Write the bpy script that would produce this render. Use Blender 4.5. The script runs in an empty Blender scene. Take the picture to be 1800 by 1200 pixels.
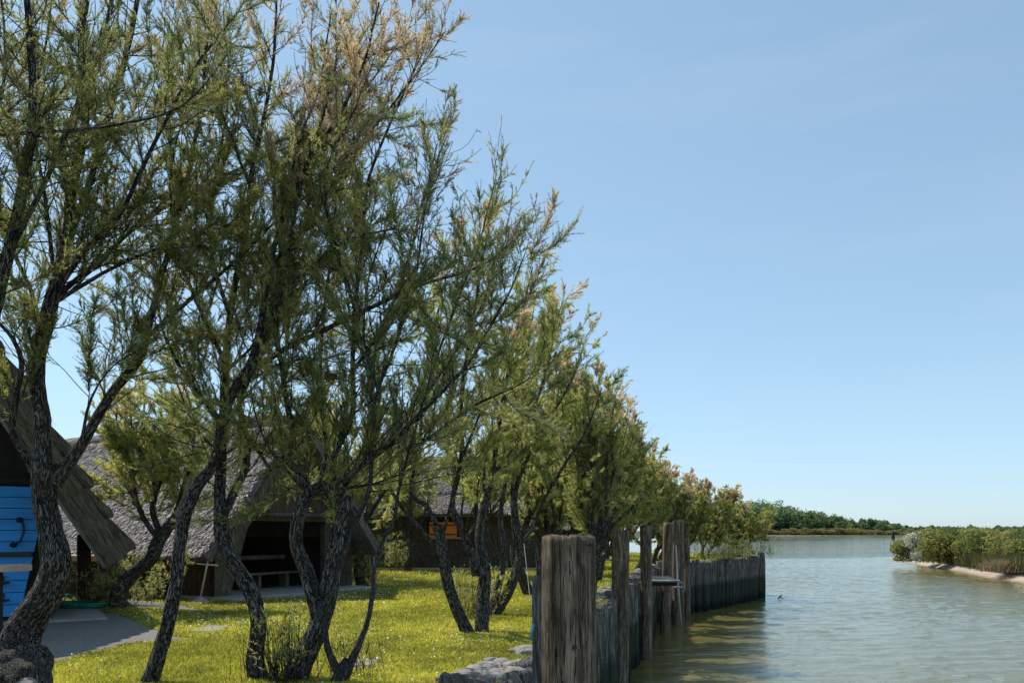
import bpy, math, random
import numpy as np
from mathutils import Vector, Matrix, noise as mnoise

random.seed(7)
SC = bpy.context.scene
COL = SC.collection
F = 1400.0; HZ = 932.0; EYE = 1.7; WZ = -2.55
SUN_EL = math.radians(56); SUN_AZ = math.radians(-56)      # azimuth from +Y (straight ahead), negative = left

def P(px, py, d):
    """a point seen at photo position (px,py) standing d metres away"""
    return np.array([(px-900.0)*d/F, d, EYE+(HZ-py)*d/F])
def G(px, py, z=0.0):
    """point of the horizontal level z seen at (px,py)"""
    d = (EYE-z)*F/(py-HZ)
    return np.array([(px-900.0)*d/F, d, z])

# ------------------------------------------------------------------ objects
ORG = {}
def link(name, mesh, parent=None):
    o = bpy.data.objects.new(name, mesh); COL.objects.link(o)
    if parent is not None:
        o.parent = parent
    return o
def tag(o, label=None, cat=None, group=None, kind=None):
    if label: o['label'] = label
    if cat: o['category'] = cat
    if group: o['group'] = group
    if kind: o['kind'] = kind
    return o
def thing(name, label, cat, loc, group=None):
    o = bpy.data.objects.new(name, None); COL.objects.link(o)
    o.location = tuple(float(c) for c in loc); o.empty_display_size = .3
    ORG[o.name] = np.array([float(c) for c in loc])
    return tag(o, label, cat, group)
def org(parent):
    while parent is not None:
        if parent.name in ORG: return ORG[parent.name]
        parent = parent.parent
    return np.zeros(3)
def mesh_np(name, V, faces, mat, parent=None, smooth=False, attrs=None, mats=None, midx=None, loc=None):
    """V (n,3) world coords; faces: (m,k) array or list of tuples"""
    V = np.asarray(V, dtype=np.float32)
    o_ = org(parent) if parent is not None else (np.zeros(3) if loc is None else np.asarray(loc, dtype=float))
    V = V - o_.astype(np.float32)
    me = bpy.data.meshes.new(name)
    if isinstance(faces, np.ndarray):
        m, k = faces.shape
        me.vertices.add(len(V)); me.vertices.foreach_set('co', V.ravel())
        me.loops.add(m*k); me.loops.foreach_set('vertex_index', faces.astype(np.int32).ravel())
        me.polygons.add(m); me.polygons.foreach_set('loop_start', np.arange(0, m*k, k, dtype=np.int32))
        me.update(calc_edges=True)
    else:
        me.from_pydata(V.tolist(), [], faces)
    for a, (t, data) in (attrs or {}).items():
        at = me.attributes.new(a, t, 'POINT')
        at.data.foreach_set('color' if t == 'FLOAT_COLOR' else 'vector', np.asarray(data, dtype=np.float32).ravel())
    for mm in (mats or [mat]): me.materials.append(mm)
    if midx is not None: me.polygons.foreach_set('material_index', np.asarray(midx, dtype=np.int32))
    me.polygons.foreach_set('use_smooth', np.full(len(me.polygons), smooth))
    me.update()
    o = link(name, me, parent)
    if parent is None and loc is not None: o.location = tuple(float(c) for c in loc)
    return o

class MB:
    def __init__(s): s.v = []; s.f = []
    def add(s, vs, fs):
        n = len(s.v); s.v += [tuple(map(float, v)) for v in vs]; s.f += [tuple(n+i for i in f) for f in fs]
    def box(s, c, size, ax=None, bev=0.0):
        c = np.array(c, float); hx, hy, hz = [q/2 for q in size]
        X, Y, Z = ax if ax is not None else (np.array([1., 0, 0]), np.array([0, 1., 0]), np.array([0, 0, 1.]))
        b = min(bev, hx*.9, hy*.9, hz*.9)
        if b <= 0:
            vs = [c+X*a*hx+Y*bb*hy+Z*d*hz for a in (-1, 1) for bb in (-1, 1) for d in (-1, 1)]
            s.add(vs, [(0, 1, 3, 2), (4, 6, 7, 5), (0, 4, 5, 1), (2, 3, 7, 6), (0, 2, 6, 4), (1, 5, 7, 3)])
            return
        vs = []; idx = {}
        for a in (-1, 1):
            for bb in (-1, 1):
                for d in (-1, 1):
                    for k in range(3):
                        h = [hx-b, hy-b, hz-b]; h[k] += b
                        idx[(a, bb, d, k)] = len(vs); vs.append(c+X*a*h[0]+Y*bb*h[1]+Z*d*h[2])
        fs = []
        for sg in (-1, 1):
            q = [(-1, -1), (1, -1), (1, 1), (-1, 1)]
            fs.append([idx[(sg, u, v, 0)] for u, v in q]); fs.append([idx[(u, sg, v, 1)] for u, v in q]); fs.append([idx[(u, v, sg, 2)] for u, v in q])
        for u in (-1, 1):
            for v in (-1, 1):
                fs.append([idx[(-1, u, v, 1)], idx[(1, u, v, 1)], idx[(1, u, v, 2)], idx[(-1, u, v, 2)]])
                fs.append([idx[(u, -1, v, 0)], idx[(u, 1, v, 0)], idx[(u, 1, v, 2)], idx[(u, -1, v, 2)]])
                fs.append([idx[(u, v, -1, 0)], idx[(u, v, 1, 0)], idx[(u, v, 1, 1)], idx[(u, v, -1, 1)]])
        for a in (-1, 1):
            for bb in (-1, 1):
                for d in (-1, 1): fs.append([idx[(a, bb, d, k)] for k in range(3)])
        s.add(vs, fs)
    def bar(s, a, b, w, h, up=(0, 0, 1), bev=0.0):
        a = np.array(a, float); b = np.array(b, float); L = np.linalg.norm(b-a); Y = (b-a)/L
        up = np.array(up, float); X = np.cross(Y, up)
        if np.linalg.norm(X) < 1e-4: X = np.cross(Y, np.array([0, 1., 0]))
        X /= np.linalg.norm(X); Z = np.cross(X, Y)
        s.box((a+b)/2, (w, L, h), (X, Y, Z), bev)
    def tube(s, pts, r, n=8, cap=True):
        pts = [np.array(p, float) for p in pts]; R = r if hasattr(r, '__len__') else [r]*len(pts)
        base = len(s.v); prev = None; vs = []
        for i, p in enumerate(pts):
            t = pts[min(i+1, len(pts)-1)]-pts[max(i-1, 0)]; t = t/(np.linalg.norm(t)+1e-9)
            if prev is None:
                a = np.array([1., 0, 0]) if abs(t[0]) < .8 else np.array([0, 1., 0])
                u = np.cross(t, a)
            else: u = prev-t*np.dot(prev, t)
            u /= np.linalg.norm(u)+1e-9; prev = u; w = np.cross(t, u)
            for k in range(n):
                A = 2*math.pi*k/n; vs.append(p+(u*math.cos(A)+w*math.sin(A))*R[i])
        fs = [(i*n+k, i*n+(k+1) % n, (i+1)*n+(k+1) % n, (i+1)*n+k) for i in range(len(pts)-1) for k in range(n)]
        if cap: fs += [tuple(range(n-1, -1, -1)), tuple((len(pts)-1)*n+k for k in range(n))]
        s.add(vs, fs)
    def lathe(s, c, prof, n=20):
        c = np.array(c, float); vs = []
        for (r, z) in prof:
            for k in range(n):
                A = 2*math.pi*k/n; vs.append(c+np.array([r*math.cos(A), r*math.sin(A), z]))
        fs = [(i*n+k, i*n+(k+1) % n, (i+1)*n+(k+1) % n, (i+1)*n+k) for i in range(len(prof)-1) for k in range(n)]
        fs += [tuple(range(n-1, -1, -1)), tuple((len(prof)-1)*n+k for k in range(n))]
        s.add(vs, fs)
    def prism(s, poly, off):
        """closed polygon (list of 3d points) extruded by off"""
        n = len(poly); off = np.array(off, float); a = [np.array(p, float) for p in poly]
        s.add(a+[p+off for p in a], [tuple(range(n-1, -1, -1)), tuple(range(n, 2*n))]+[(i, (i+1) % n, n+(i+1) % n, n+i) for i in range(n)])
    def build(s, name, mat, parent=None, smooth=False, loc=None):
        return mesh_np(name, np.array(s.v), s.f, mat, parent, smooth, loc=loc)

# ------------------------------------------------------------------ materials
class NT:
    def __init__(s, name):
        s.m = bpy.data.materials.new(name); s.m.use_nodes = True; s.t = s.m.node_tree; s.t.nodes.clear()
        s.out = s.n('ShaderNodeOutputMaterial')
    def n(s, kind, **kw):
        nd = s.t.nodes.new(kind)
        for k, v in kw.items():
            if k.startswith('i_'):
                key = k[2:].replace('_', ' '); nd.inputs[key].default_value = v
            else: setattr(nd, k, v)
        return nd
    def l(s, a, b): s.t.links.new(a, b)
    def coord(s, scale=(1, 1, 1), src='Object', attr=None):
        if attr: c = s.n('ShaderNodeAttribute', attribute_name=attr).outputs['Vector']
        else: c = s.n('ShaderNodeTexCoord').outputs[src]
        mp = s.n('ShaderNodeMapping'); mp.inputs['Scale'].default_value = scale
        s.l(c, mp.inputs['Vector']); return mp.outputs['Vector']
    def noise(s, vec, scale, detail=4, rough=.55, dist=0.0, out='Fac'):
        nd = s.n('ShaderNodeTexNoise'); nd.inputs['Scale'].default_value = scale; nd.inputs['Detail'].default_value = detail
        nd.inputs['Roughness'].default_value = rough; nd.inputs['Distortion'].default_value = dist
        s.l(vec, nd.inputs['Vector']); return nd.outputs[out]
    def ramp(s, fac, stops):
        r = s.n('ShaderNodeValToRGB'); e = r.color_ramp.elements
        while len(e) < len(stops): e.new(.5)
        for i, (p, c) in enumerate(stops):
            e[i].position = p; e[i].color = (*c, 1) if hasattr(c, '__len__') else (c, c, c, 1)
        s.l(fac, r.inputs['Fac']); return r.outputs['Color']
    def mix(s, fac, a, b, mode='MIX'):
        m = s.n('ShaderNodeMix', data_type='RGBA', blend_type=mode)
        for sock, v in ((m.inputs[0], fac), (m.inputs[6], a), (m.inputs[7], b)):
            if hasattr(v, 'default_value') or hasattr(v, 'links'): s.l(v, sock)
            elif hasattr(v, '__len__'): sock.default_value = (*v, 1)
            else: sock.default_value = v
        return m.outputs[2]
    def math(s, op, a, b=0.0):
        m = s.n('ShaderNodeMath', operation=op)
        for i, v in enumerate((a, b)):
            if hasattr(v, 'links'): s.l(v, m.inputs[i])
            else: m.inputs[i].default_value = v
        return m.outputs[0]
    def bump(s, h, strength, dist, normal=None):
        b = s.n('ShaderNodeBump'); b.inputs['Strength'].default_value = strength; b.inputs['Distance'].default_value = dist
        s.l(h, b.inputs['Height'])
        if normal is not None: s.l(normal, b.inputs['Normal'])
        return b.outputs['Normal']
    def pbr(s, color, rough=.85, normal=None, spec=.3, metallic=0.0, transl=None):
        b = s.n('ShaderNodeBsdfPrincipled')
        if hasattr(color, 'links'): s.l(color, b.inputs['Base Color'])
        else: b.inputs['Base Color'].default_value = (*color, 1)
        if hasattr(rough, 'links'): s.l(rough, b.inputs['Roughness'])
        else: b.inputs['Roughness'].default_value = rough
        b.inputs['Specular IOR Level'].default_value = spec; b.inputs['Metallic'].default_value = metallic
        if normal is not None: s.l(normal, b.inputs['Normal'])
        if transl is None: s.l(b.outputs[0], s.out.inputs['Surface'])
        else:
            t = s.n('ShaderNodeBsdfTranslucent'); mx = s.n('ShaderNodeMixShader'); mx.inputs[0].default_value = transl[0]
            tc = s.mix(1.0, color, transl[1], 'MULTIPLY'); s.l(tc, t.inputs['Color'])
            s.l(b.outputs[0], mx.inputs[1]); s.l(t.outputs[0], mx.inputs[2]); s.l(mx.outputs[0], s.out.inputs['Surface'])
        return s.m

def m_leaf():
    t = NT('leaf'); a = t.n('ShaderNodeAttribute', attribute_name='col').outputs['Color']
    return t.pbr(a, .6, spec=.25, transl=(.55, (1.38, 1.34, .95)))
def m_bark(name, dark, light, sc=1.0):
    t = NT(name); v = t.coord((1, 1, .15), attr='bc')
    n1 = t.noise(v, 60*sc, 5, .7, .8); n2 = t.noise(v, 9*sc, 3)
    vo = t.n('ShaderNodeTexVoronoi', feature='DISTANCE_TO_EDGE'); vo.inputs['Scale'].default_value = 34*sc
    ds = t.mix(.3, v, t.noise(v, 14*sc, 3, out='Color'), 'ADD'); t.l(ds, vo.inputs['Vector'])
    cr = t.ramp(vo.outputs['Distance'], [(0, 0.0), (.22, 1.0)])
    h = t.math('ADD', t.math('MULTIPLY', cr, .7), t.math('MULTIPLY', n1, .6))
    c = t.ramp(h, [(.3, [q*.15 for q in dark]), (.62, dark), (.98, light)])
    c = t.mix(t.ramp(n2, [(.4, 0.), (.7, .45)]), c, [q*.8 for q in dark])
    c = t.mix(t.ramp(t.noise(v, 3.1*sc, 3), [(.5, 0.), (.72, .35)]), c, (.13, .14, .085))
    return t.pbr(c, .9, t.bump(h, 1.0, .045), .15)
def m_weathered(name, dark, light, algae=False, sc=1.0):
    t = NT(name); v = t.coord((1, 1, .085), attr='bc'); vf = t.coord((1, 1, .5), attr='bc')
    n1 = t.noise(v, 85*sc, 8, .75, .7); n2 = t.noise(v, 14*sc, 4, .6, 1.0); n3 = t.noise(vf, 7*sc, 4)
    h = t.math('ADD', t.math('MULTIPLY', n1, .6), t.math('MULTIPLY', n2, .5))
    c = t.ramp(h, [(.43, [q*.14 for q in dark]), (.52, dark), (.63, light)])
    vc = t.coord((1, 1, .03), attr='bc'); nc = t.noise(vc, 26*sc, 3, .5, 1.5)
    crk = t.ramp(t.math('ABSOLUTE', t.math('SUBTRACT', nc, .5)), [(.0, 0.), (.022, 1.)])
    h = t.math('ADD', h, t.math('MULTIPLY', crk, .8)); c = t.mix(crk, [q*.10 for q in dark], c)
    c = t.mix(t.ramp(n3, [(.42, 0.), (.66, .5)]), c, [q*.5 for q in dark])
    if algae:
        z = t.n('ShaderNodeSeparateXYZ'); t.l(t.n('ShaderNodeNewGeometry').outputs['Position'], z.inputs[0])
        zz = t.math('ADD', z.outputs['Z'], t.math('MULTIPLY', n3, .5))
        mr = t.n('ShaderNodeMapRange'); mr.inputs[1].default_value = -1.0; mr.inputs[2].default_value = -.75; mr.inputs[3].default_value = 1; mr.inputs[4].default_value = 0
        t.l(zz, mr.inputs[0])
        c = t.mix(mr.outputs[0], c, t.ramp(h, [(.3, (.008, .013, .012)), (.7, (.04, .055, .035))]))
        mr2 = t.n('ShaderNodeMapRange'); mr2.inputs[1].default_value = -2.1; mr2.inputs[2].default_value = -1.7; mr2.inputs[3].default_value = 1; mr2.inputs[4].default_value = 0
        t.l(zz, mr2.inputs[0]); c = t.mix(mr2.outputs[0], c, (.01, .011, .009))
    return t.pbr(c, .82, t.bump(h, 1.0, .035), .2)
def m_plain(name, col, rough=.7, var=.25, sc=6, bs=.3, spec=.3, metallic=0., stretch=(1, 1, 1)):
    t = NT(name); v = t.coord(stretch); n = t.noise(v, sc, 5, .6); n2 = t.noise(v, sc*7, 4)
    c = t.mix(t.ramp(n, [(.3, 0.), (.7, 1.)]), [q*(1-var) for q in col], [min(1, q*(1+var)) for q in col])
    c = t.mix(t.ramp(n2, [(.45, 0.), (.75, var)]), c, [q*.5 for q in col])
    return t.pbr(c, rough, t.bump(t.math('ADD', n, t.math('MULTIPLY', n2, .4)), bs, .01), spec, metallic)
def m_thatch(name, c1, c2, attr=True):
    t = NT(name); a = t.coord((1, 1, 1), attr='bc') if attr else t.coord((1, 1, 1))
    v = t.coord((14, 14, 1.6), attr='bc') if attr else t.coord((14, 14, 1.6))
    n = t.noise(v, 2.6, 6, .7, .8); n2 = t.noise(a, 1.2, 4)
    c = t.ramp(n, [(.33, [q*.15 for q in c1]), (.5, c1), (.68, c2)])
    c = t.mix(t.ramp(n2, [(.4, 0.), (.7, .55)]), c, [q*.45 for q in c1])
    return t.pbr(c, .95, t.bump(n, 1.0, .05), .1)

LEAF = m_leaf()
BARK = m_bark('bark', (.045, .038, .033), (.30, .275, .25))
BARK_PALE = m_bark('pale_bark', (.085, .08, .078), (.24, .23, .22), 1.3)
POST = m_weathered('post_wood', (.155, .115, .078), (.38, .30, .22))
PILE = m_weathered('pile_wood', (.115, .10, .086), (.34, .315, .285), True)
THATCH = m_thatch('thatch', (.20, .18, .178), (.46, .42, .42))
THATCH_B = m_thatch('thatch_brown', (.15, .125, .085), (.31, .27, .19))
REED = m_thatch('reed_wall', (.10, .08, .06), (.22, .185, .145))
REED_RED = m_thatch('reed_wall_russet', (.10, .055, .035), (.20, .125, .085))
STRAW = NT('straw'); _a = STRAW.n('ShaderNodeAttribute', attribute_name='col').outputs['Color']; STRAW = STRAW.pbr(_a, .9, spec=.1)
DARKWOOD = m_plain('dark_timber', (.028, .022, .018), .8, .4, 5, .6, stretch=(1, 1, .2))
TIMBER = m_plain('grey_timber', (.13, .115, .10), .85, .4, 5, .8, stretch=(1, 1, .2))
BROWN = m_plain('brown_timber', (.05, .03, .02), .8, .4, 4, .8, stretch=(1, 1, .15))
BLUE = m_plain('blue_paint', (.03, .30, .76), .55, .2, 3, .25, .4, stretch=(.3, .3, 3))
ORANGE = m_plain('orange_paint', (1.0, .24, .025), .5, .12, 3, .2, .4)
IRON = m_plain('black_iron', (.012, .012, .013), .45, .3, 20, .3, .5)
CONC = m_plain('concrete', (.33, .31, .29), .9, .2, 5, .4)
STONE = m_plain('pale_stone', (.27, .245, .22), .9, .35, 6, .8)
STEEL = m_plain('galvanised_steel', (.5, .5, .48), .45, .2, 12, .2, .5, .3)
TEAL = m_plain('green_rubber', (.02, .33, .22), .45, .2, 9, .1)
REDP = m_plain('red_plastic', (.30, .012, .02), .4, .2, 6, .1)
WHITE = m_plain('white_paint', (.62, .60, .57), .6, .1, 8, .1)
BLUECORD = m_plain('blue_cord', (.04, .35, .62), .5, .2, 20, .1)
PALECORD = m_plain('pale_cord', (.30, .29, .27), .6, .2, 20, .1)
PINKWOOD = m_plain('planed_wood', (.50, .36, .28), .7, .15, 4, .3, stretch=(.3, 3, 1))

def m_ground():
    t = NT('lawn_soil'); v = t.coord()
    n = t.noise(v, 30, 6, .7); n2 = t.noise(v, .7, 4); n3 = t.noise(v, 140, 3, .7)
    c = t.ramp(n, [(.3, (.08, .09, .01)), (.5, (.25, .245, .018)), (.75, (.40, .36, .04))])
    c = t.mix(t.ramp(n2, [(.35, 0.), (.7, .5)]), c, (.22, .19, .03))
    c = t.mix(t.ramp(n3, [(.35, .6), (.6, 0.)]), c, (.035, .045, .006))
    return t.pbr(c, .95, t.bump(n3, .8, .03), .1)
def m_gravel():
    t = NT('gravel'); v = t.coord(); vo = t.n('ShaderNodeTexVoronoi'); vo.inputs['Scale'].default_value = 38; t.l(v, vo.inputs['Vector'])
    n = t.noise(v, 3, 4)
    c = t.mix(t.n('ShaderNodeRGBToBW').outputs[0] if False else vo.outputs['Distance'], (.42, .39, .36), (.16, .15, .14))
    c = t.mix(t.ramp(t.noise(v, 22, 5, .7), [(.35, .6), (.6, 0.)]), c, (.12, .11, .10))
    c = t.mix(t.ramp(n, [(.4, 0.), (.7, .6)]), c, (.26, .235, .20))
    return t.pbr(c, .95, t.bump(vo.outputs['Distance'], 1.0, .03), .15)
def m_sand():
    t = NT('sand'); v = t.coord(); n = t.noise(v, .35, 6, .6); n2 = t.noise(v, 4, 5, .7)
    z = t.n('ShaderNodeSeparateXYZ'); t.l(t.n('ShaderNodeNewGeometry').outputs['Position'], z.inputs[0])
    c = t.ramp(n, [(.3, (.30, .24, .175)), (.7, (.43, .355, .27))])
    mr = t.n('ShaderNodeMapRange'); mr.inputs[1].default_value = WZ-.05; mr.inputs[2].default_value = WZ+.16; mr.inputs[3].default_value = .85; mr.inputs[4].default_value = 0
    t.l(z.outputs['Z'], mr.inputs[0]); c = t.mix(mr.outputs[0], c, (.15, .105, .055))
    mr = t.n('ShaderNodeMapRange'); mr.inputs[1].default_value = WZ+.75; mr.inputs[2].default_value = WZ+1.0
    t.l(z.outputs['Z'], mr.inputs[0]); c = t.mix(mr.outputs[0], c, (.06, .06, .03))
    return t.pbr(c, .9, t.bump(n2, .5, .08), .2)
def m_water():
    t = NT('water'); v = t.coord((1, 1, 1))
    va = t.coord((.28, 1.5, 1)); vb = t.coord((.8, 2.2, 1))
    mp = t.n('ShaderNodeMapping'); mp.inputs['Rotation'].default_value = (0, 0, math.radians(-13)); t.l(va, mp.inputs['Vector'])
    n1 = t.noise(mp.outputs[0], 2.4, 4, .6, .5); n2 = t.noise(vb, 8, 3, .6, .3); n3 = t.noise(v, .05, 3)
    h = t.math('ADD', n1, t.math('MULTIPLY', n2, .28))
    amp = t.ramp(n3, [(.35, .45), (.65, 1.0)])
    h = t.math('MULTIPLY', h, amp)
    b = t.n('ShaderNodeBump'); b.inputs['Strength'].default_value = 1.0; b.inputs['Distance'].default_value = .045
    t.l(h, b.inputs['Height'])
    n4 = t.noise(v, .12, 3)
    c = t.mix(n4, (.135, .118, .032), (.16, .14, .042))
    m = t.pbr(c, .03, b.outputs['Normal'], .5); m.node_tree.nodes['Principled BSDF'].inputs['IOR'].default_value = 1.75; return m
GROUND, GRAVEL, SAND, WATER = m_ground(), m_gravel(), m_sand(), m_water()

# ------------------------------------------------------------------ trees
UP = np.array([0, 0, 1.0])
def catmull(pts, step):
    pts = np.asarray(pts, float); out = []
    n = len(pts)
    for i in range(n-1):
        p0 = pts[max(i-1, 0)]; p1 = pts[i]; p2 = pts[i+1]; p3 = pts[min(i+2, n-1)]
        k = max(1, int(np.linalg.norm((p2-p1)[:3])/step))
        for j in range(k):
            t = j/k
            out.append(.5*((2*p1)+(-p0+p2)*t+(2*p0-5*p1+4*p2-p3)*t*t+(-p0+3*p1-3*p2+p3)*t**3))
    out.append(pts[-1]); return np.array(out)
class Wood:
    """collects bark tubes; all of one tree's wood becomes one mesh"""
    def __init__(s): s.V = []; s.Fq = []; s.B = []; s.n = 0
    def tube(s, pts, rad, sides, rng, rough=0.0):
        n = len(pts); T = np.gradient(pts, axis=0); T /= np.linalg.norm(T, axis=1)[:, None]+1e-9
        a = np.array([1., 0, 0]) if abs(T[0][0]) < .8 else np.array([0, 1., 0])
        u = np.cross(T[0], a); u /= np.linalg.norm(u); U = np.zeros((n, 3))
        for i in range(n):
            u = u-T[i]*np.dot(u, T[i]); u /= np.linalg.norm(u)+1e-9; U[i] = u
        W = np.cross(T, U)
        ang = np.linspace(0, 2*math.pi, sides, endpoint=False)
        L = np.concatenate([[0], np.cumsum(np.linalg.norm(np.diff(pts, axis=0), axis=1))])
        R = np.repeat(np.asarray(rad)[:, None], sides, 1)
        if rough > 0:
            ph = rng.uniform(0, 6.28, 8)
            A = ang[None, :]; S = L[:, None]
            m = (np.sin(2*A+S*3+ph[0])*.35+np.sin(3*A-S*5+ph[1])*.3+np.sin(S*11+ph[2]+A)*.25+np.sin(7*A+S*4+2*np.sin(S*6+ph[5])+ph[3])*.45
                 + np.sin(11*A-S*3+2*np.sin(S*8+ph[6])+ph[4])*.35)
            R = R*(1+rough*m)+rng.normal(0, .02*rough*4, R.shape)*R
        V = pts[:, None, :]+(U[:, None, :]*np.cos(ang)[None, :, None]+W[:, None, :]*np.sin(ang)[None, :, None])*R[:, :, None]
        rm = np.asarray(rad)[:, None]
        B = np.stack([np.cos(ang)[None, :]*rm+0*R, np.sin(ang)[None, :]*rm+0*R, L[:, None]+0*R+rng.uniform(0, 9)], -1)
        i = np.arange(n-1)[:, None]*sides; k = np.arange(sides)[None, :]; k2 = (k+1) % sides
        Fq = np.stack([i+k, i+k2, i+sides+k2, i+sides+k], -1).reshape(-1, 4)+s.n
        s.V.append(V.reshape(-1, 3)); s.B.append(B.reshape(-1, 3)); s.Fq.append(Fq); s.n += n*sides
    def twigs(s, A, Bm, C, r):
        """many three-point twigs at once, 3 sides"""
        N = len(A)
        if not N: return
        P3 = np.stack([A, Bm, C], 1); T = C-A; T /= np.linalg.norm(T, axis=1)[:, None]+1e-9
        u = np.cross(T, np.array([.31, .77, .2])); u /= np.linalg.norm(u, axis=1)[:, None]+1e-9; w = np.cross(T, u)
        rr = np.stack([r, r*.75, r*.35], 1)
        ang = np.array([0, 2.094, 4.189])
        ring = u[:, None, None, :]*np.cos(ang)[None, None, :, None]+w[:, None, None, :]*np.sin(ang)[None, None, :, None]
        V = P3[:, :, None, :]+ring*rr[:, :, None, None]
        base = (np.arange(N)*9)[:, None, None]; i = (np.arange(2)*3)[None, :, None]; k = np.arange(3)[None, None, :]; k2 = (k+1) % 3
        Fq = np.stack([base+i+k, base+i+k2, base+i+3+k2, base+i+3+k], -1).reshape(-1, 4)+s.n
        s.V.append(V.reshape(-1, 3)); s.B.append(V.reshape(-1, 3)); s.Fq.append(Fq); s.n += N*9
    def build(s, name, mat, parent):
        return mesh_np(name, np.concatenate(s.V), np.concatenate(s.Fq), mat, parent, True, {'bc': ('FLOAT_VECTOR', np.concatenate(s.B))})

PAL = {'green': (.37, .40, .155), 'dark': (.25, .29, .135), 'yellow': (.50, .48, .20), 'pink': (.72, .52, .46), 'grey': (.46, .44, .34)}
for k in PAL: PAL[k] = np.array(PAL[k])
def rnd_dir(rng, n):
    v = rng.normal(size=(n, 3)); return v/(np.linalg.norm(v, axis=1)[:, None]+1e-9)
def nrm(v): return v/(np.linalg.norm(v, axis=-1, keepdims=True)+1e-9)

def foliage(wood, limbs, rng, fz, ztop, dens=1.0, leafw=.0056, leafl=.036, l1=(.55, 1.4), sp1=.12, sp2=.026, pink=.5, nleaf=42, tone=1.0, up=.35):
    """limbs: list of (pts, rad); grows side branches, twigs and leaf blades along them. Returns vertices, faces, colours"""
    TA, TB, TC, TR, TD, TCOL = [], [], [], [], [], []
    for pts, rad in limbs:
        seg = np.linalg.norm(np.diff(pts, axis=0), axis=1); L = np.concatenate([[0], np.cumsum(seg)]); tot = L[-1]
        s = rng.uniform(0, sp1)
        while s < tot:
            i = min(np.searchsorted(L, s), len(pts)-1); p = pts[i]; r = rad[i]
            s += sp1*rng.uniform(.5, 1.5)
            if p[2] < fz+rng.normal(0, .15): continue
            T = nrm(pts[min(i+1, len(pts)-1)]-pts[max(i-1, 0)])
            fr = (s/tot)
            for _ in range(2 if rng.random() < .35 else 1):
                d = nrm(T*.7+rnd_dir(rng, 1)[0]*.85+UP*up*rng.uniform(-.5, 1.4))
                ln = rng.uniform(*l1)*(1.15-.55*fr)
                k = 6; q = [p]; dd = d.copy()
                for j in range(k):
                    dd = nrm(dd+UP*.09+rnd_dir(rng, 1)[0]*.22); q.append(q[-1]+dd*ln/k)
                q = np.array(q); r0 = max(.003, min(r*.4, .008))
                wood.tube(q, np.linspace(r0, .0025, k+1), 4, rng)
                dn = dens*(rng.uniform(.15, 1.5) if rng.random() < .8 else .06)
                h = np.clip((p[2]-fz)/(ztop-fz), 0, 1)
                u = rng.random()
                base = PAL['green']*(1-u)+PAL['yellow']*u if rng.random() < .62 else PAL['dark']*(1-u)+PAL['green']*u
                pk = np.clip((h-.42)*1.9, 0, 1)*pink*(.4+fr)
                if rng.random() < pk*1.3: base = base*.35+PAL['pink']*.65
                elif rng.random() < .12: base = base*.5+PAL['grey']*.5
                nt = int(ln/sp2*dn*rng.uniform(.8, 1.2))
                if nt < 1: continue
                t = rng.uniform(.12, 1.0, nt)*(k-1e-3); ii = t.astype(int); fr2 = t-ii
                a = q[ii]*(1-fr2[:, None])+q[ii+1]*fr2[:, None]
                bd = nrm(q[ii+1]-q[ii]); td = nrm(bd*.8+rnd_dir(rng, nt)*.62+UP*.12)
                tl = rng.uniform(.08, .27, nt)*(1.0-.35*(t/k))*(1 if leafw < .009 else 1.25)
                td2 = nrm(td+UP*rng.normal(.05, .3, (nt, 1))+rnd_dir(rng, nt)*.42)
                b = a+td*tl[:, None]*.5; c = b+td2*tl[:, None]*.5
                TA.append(a); TB.append(b); TC.append(c); TR.append(np.full(nt, .0028)); TD.append(np.full(nt, dn))
                TCOL.append(np.repeat((base*tone)[None, :], nt, 0)*rng.uniform(.75, 1.25, (nt, 1)))
    if not TA: return None
    A = np.concatenate(TA); B = np.concatenate(TB); C = np.concatenate(TC); TR = np.concatenate(TR); TCOL = np.concatenate(TCOL)
    wood.twigs(A, B, C, TR*(1 if leafw < .01 else 1.6))
    N = len(A); M = nleaf
    t = rng.uniform(.05, 1.08, (N, M)); t1 = np.clip(t*2, 0, 1)[..., None]; t2 = np.clip(t*2-1, 0, 1.2)[..., None]
    base = A[:, None]+(B-A)[:, None]*t1+(C-B)[:, None]*t2
    T = nrm(C-A)[:, None, :]
    rd = rng.normal(size=(N, M, 3)); rd = rd/np.linalg.norm(rd, axis=-1, keepdims=True)
    d = nrm(T*.8+rd*.62); ln = leafl*rng.uniform(.55, 1.3, (N, M, 1))*(1.15-.5*t[..., None])
    side = nrm(np.cross(d, rng.normal(size=(N, M, 3))))*leafw*rng.uniform(.6, 1.3, (N, M, 1))*.5
    v0 = base-side*.6; v1 = base+side*.6; v2 = base+d*ln*.55+side; v3 = base+d*ln
    V = np.stack([v0, v1, v2, v3], 2).reshape(-1, 3)
    n = N*M; Fc = np.arange(n*4).reshape(n, 4)
    Cc = np.repeat((TCOL[:, None, :]*rng.uniform(.8, 1.2, (N, M, 1))).reshape(-1, 3), 4, 0)
    Cc = np.concatenate([np.clip(Cc, 0, 1), np.ones((len(Cc), 1))], 1)
    return V, Fc, Cc

NLEAF = [0]
def finish_tree(root, wood, fol, mat=None):
    wood.build('trunk', mat or BARK, root)
    if fol is not None:
        V, Fc, Cc = fol; NLEAF[0] += len(Fc)
        mesh_np('crown', V, Fc, LEAF, root, False, {'col': ('FLOAT_COLOR', Cc)})

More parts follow.
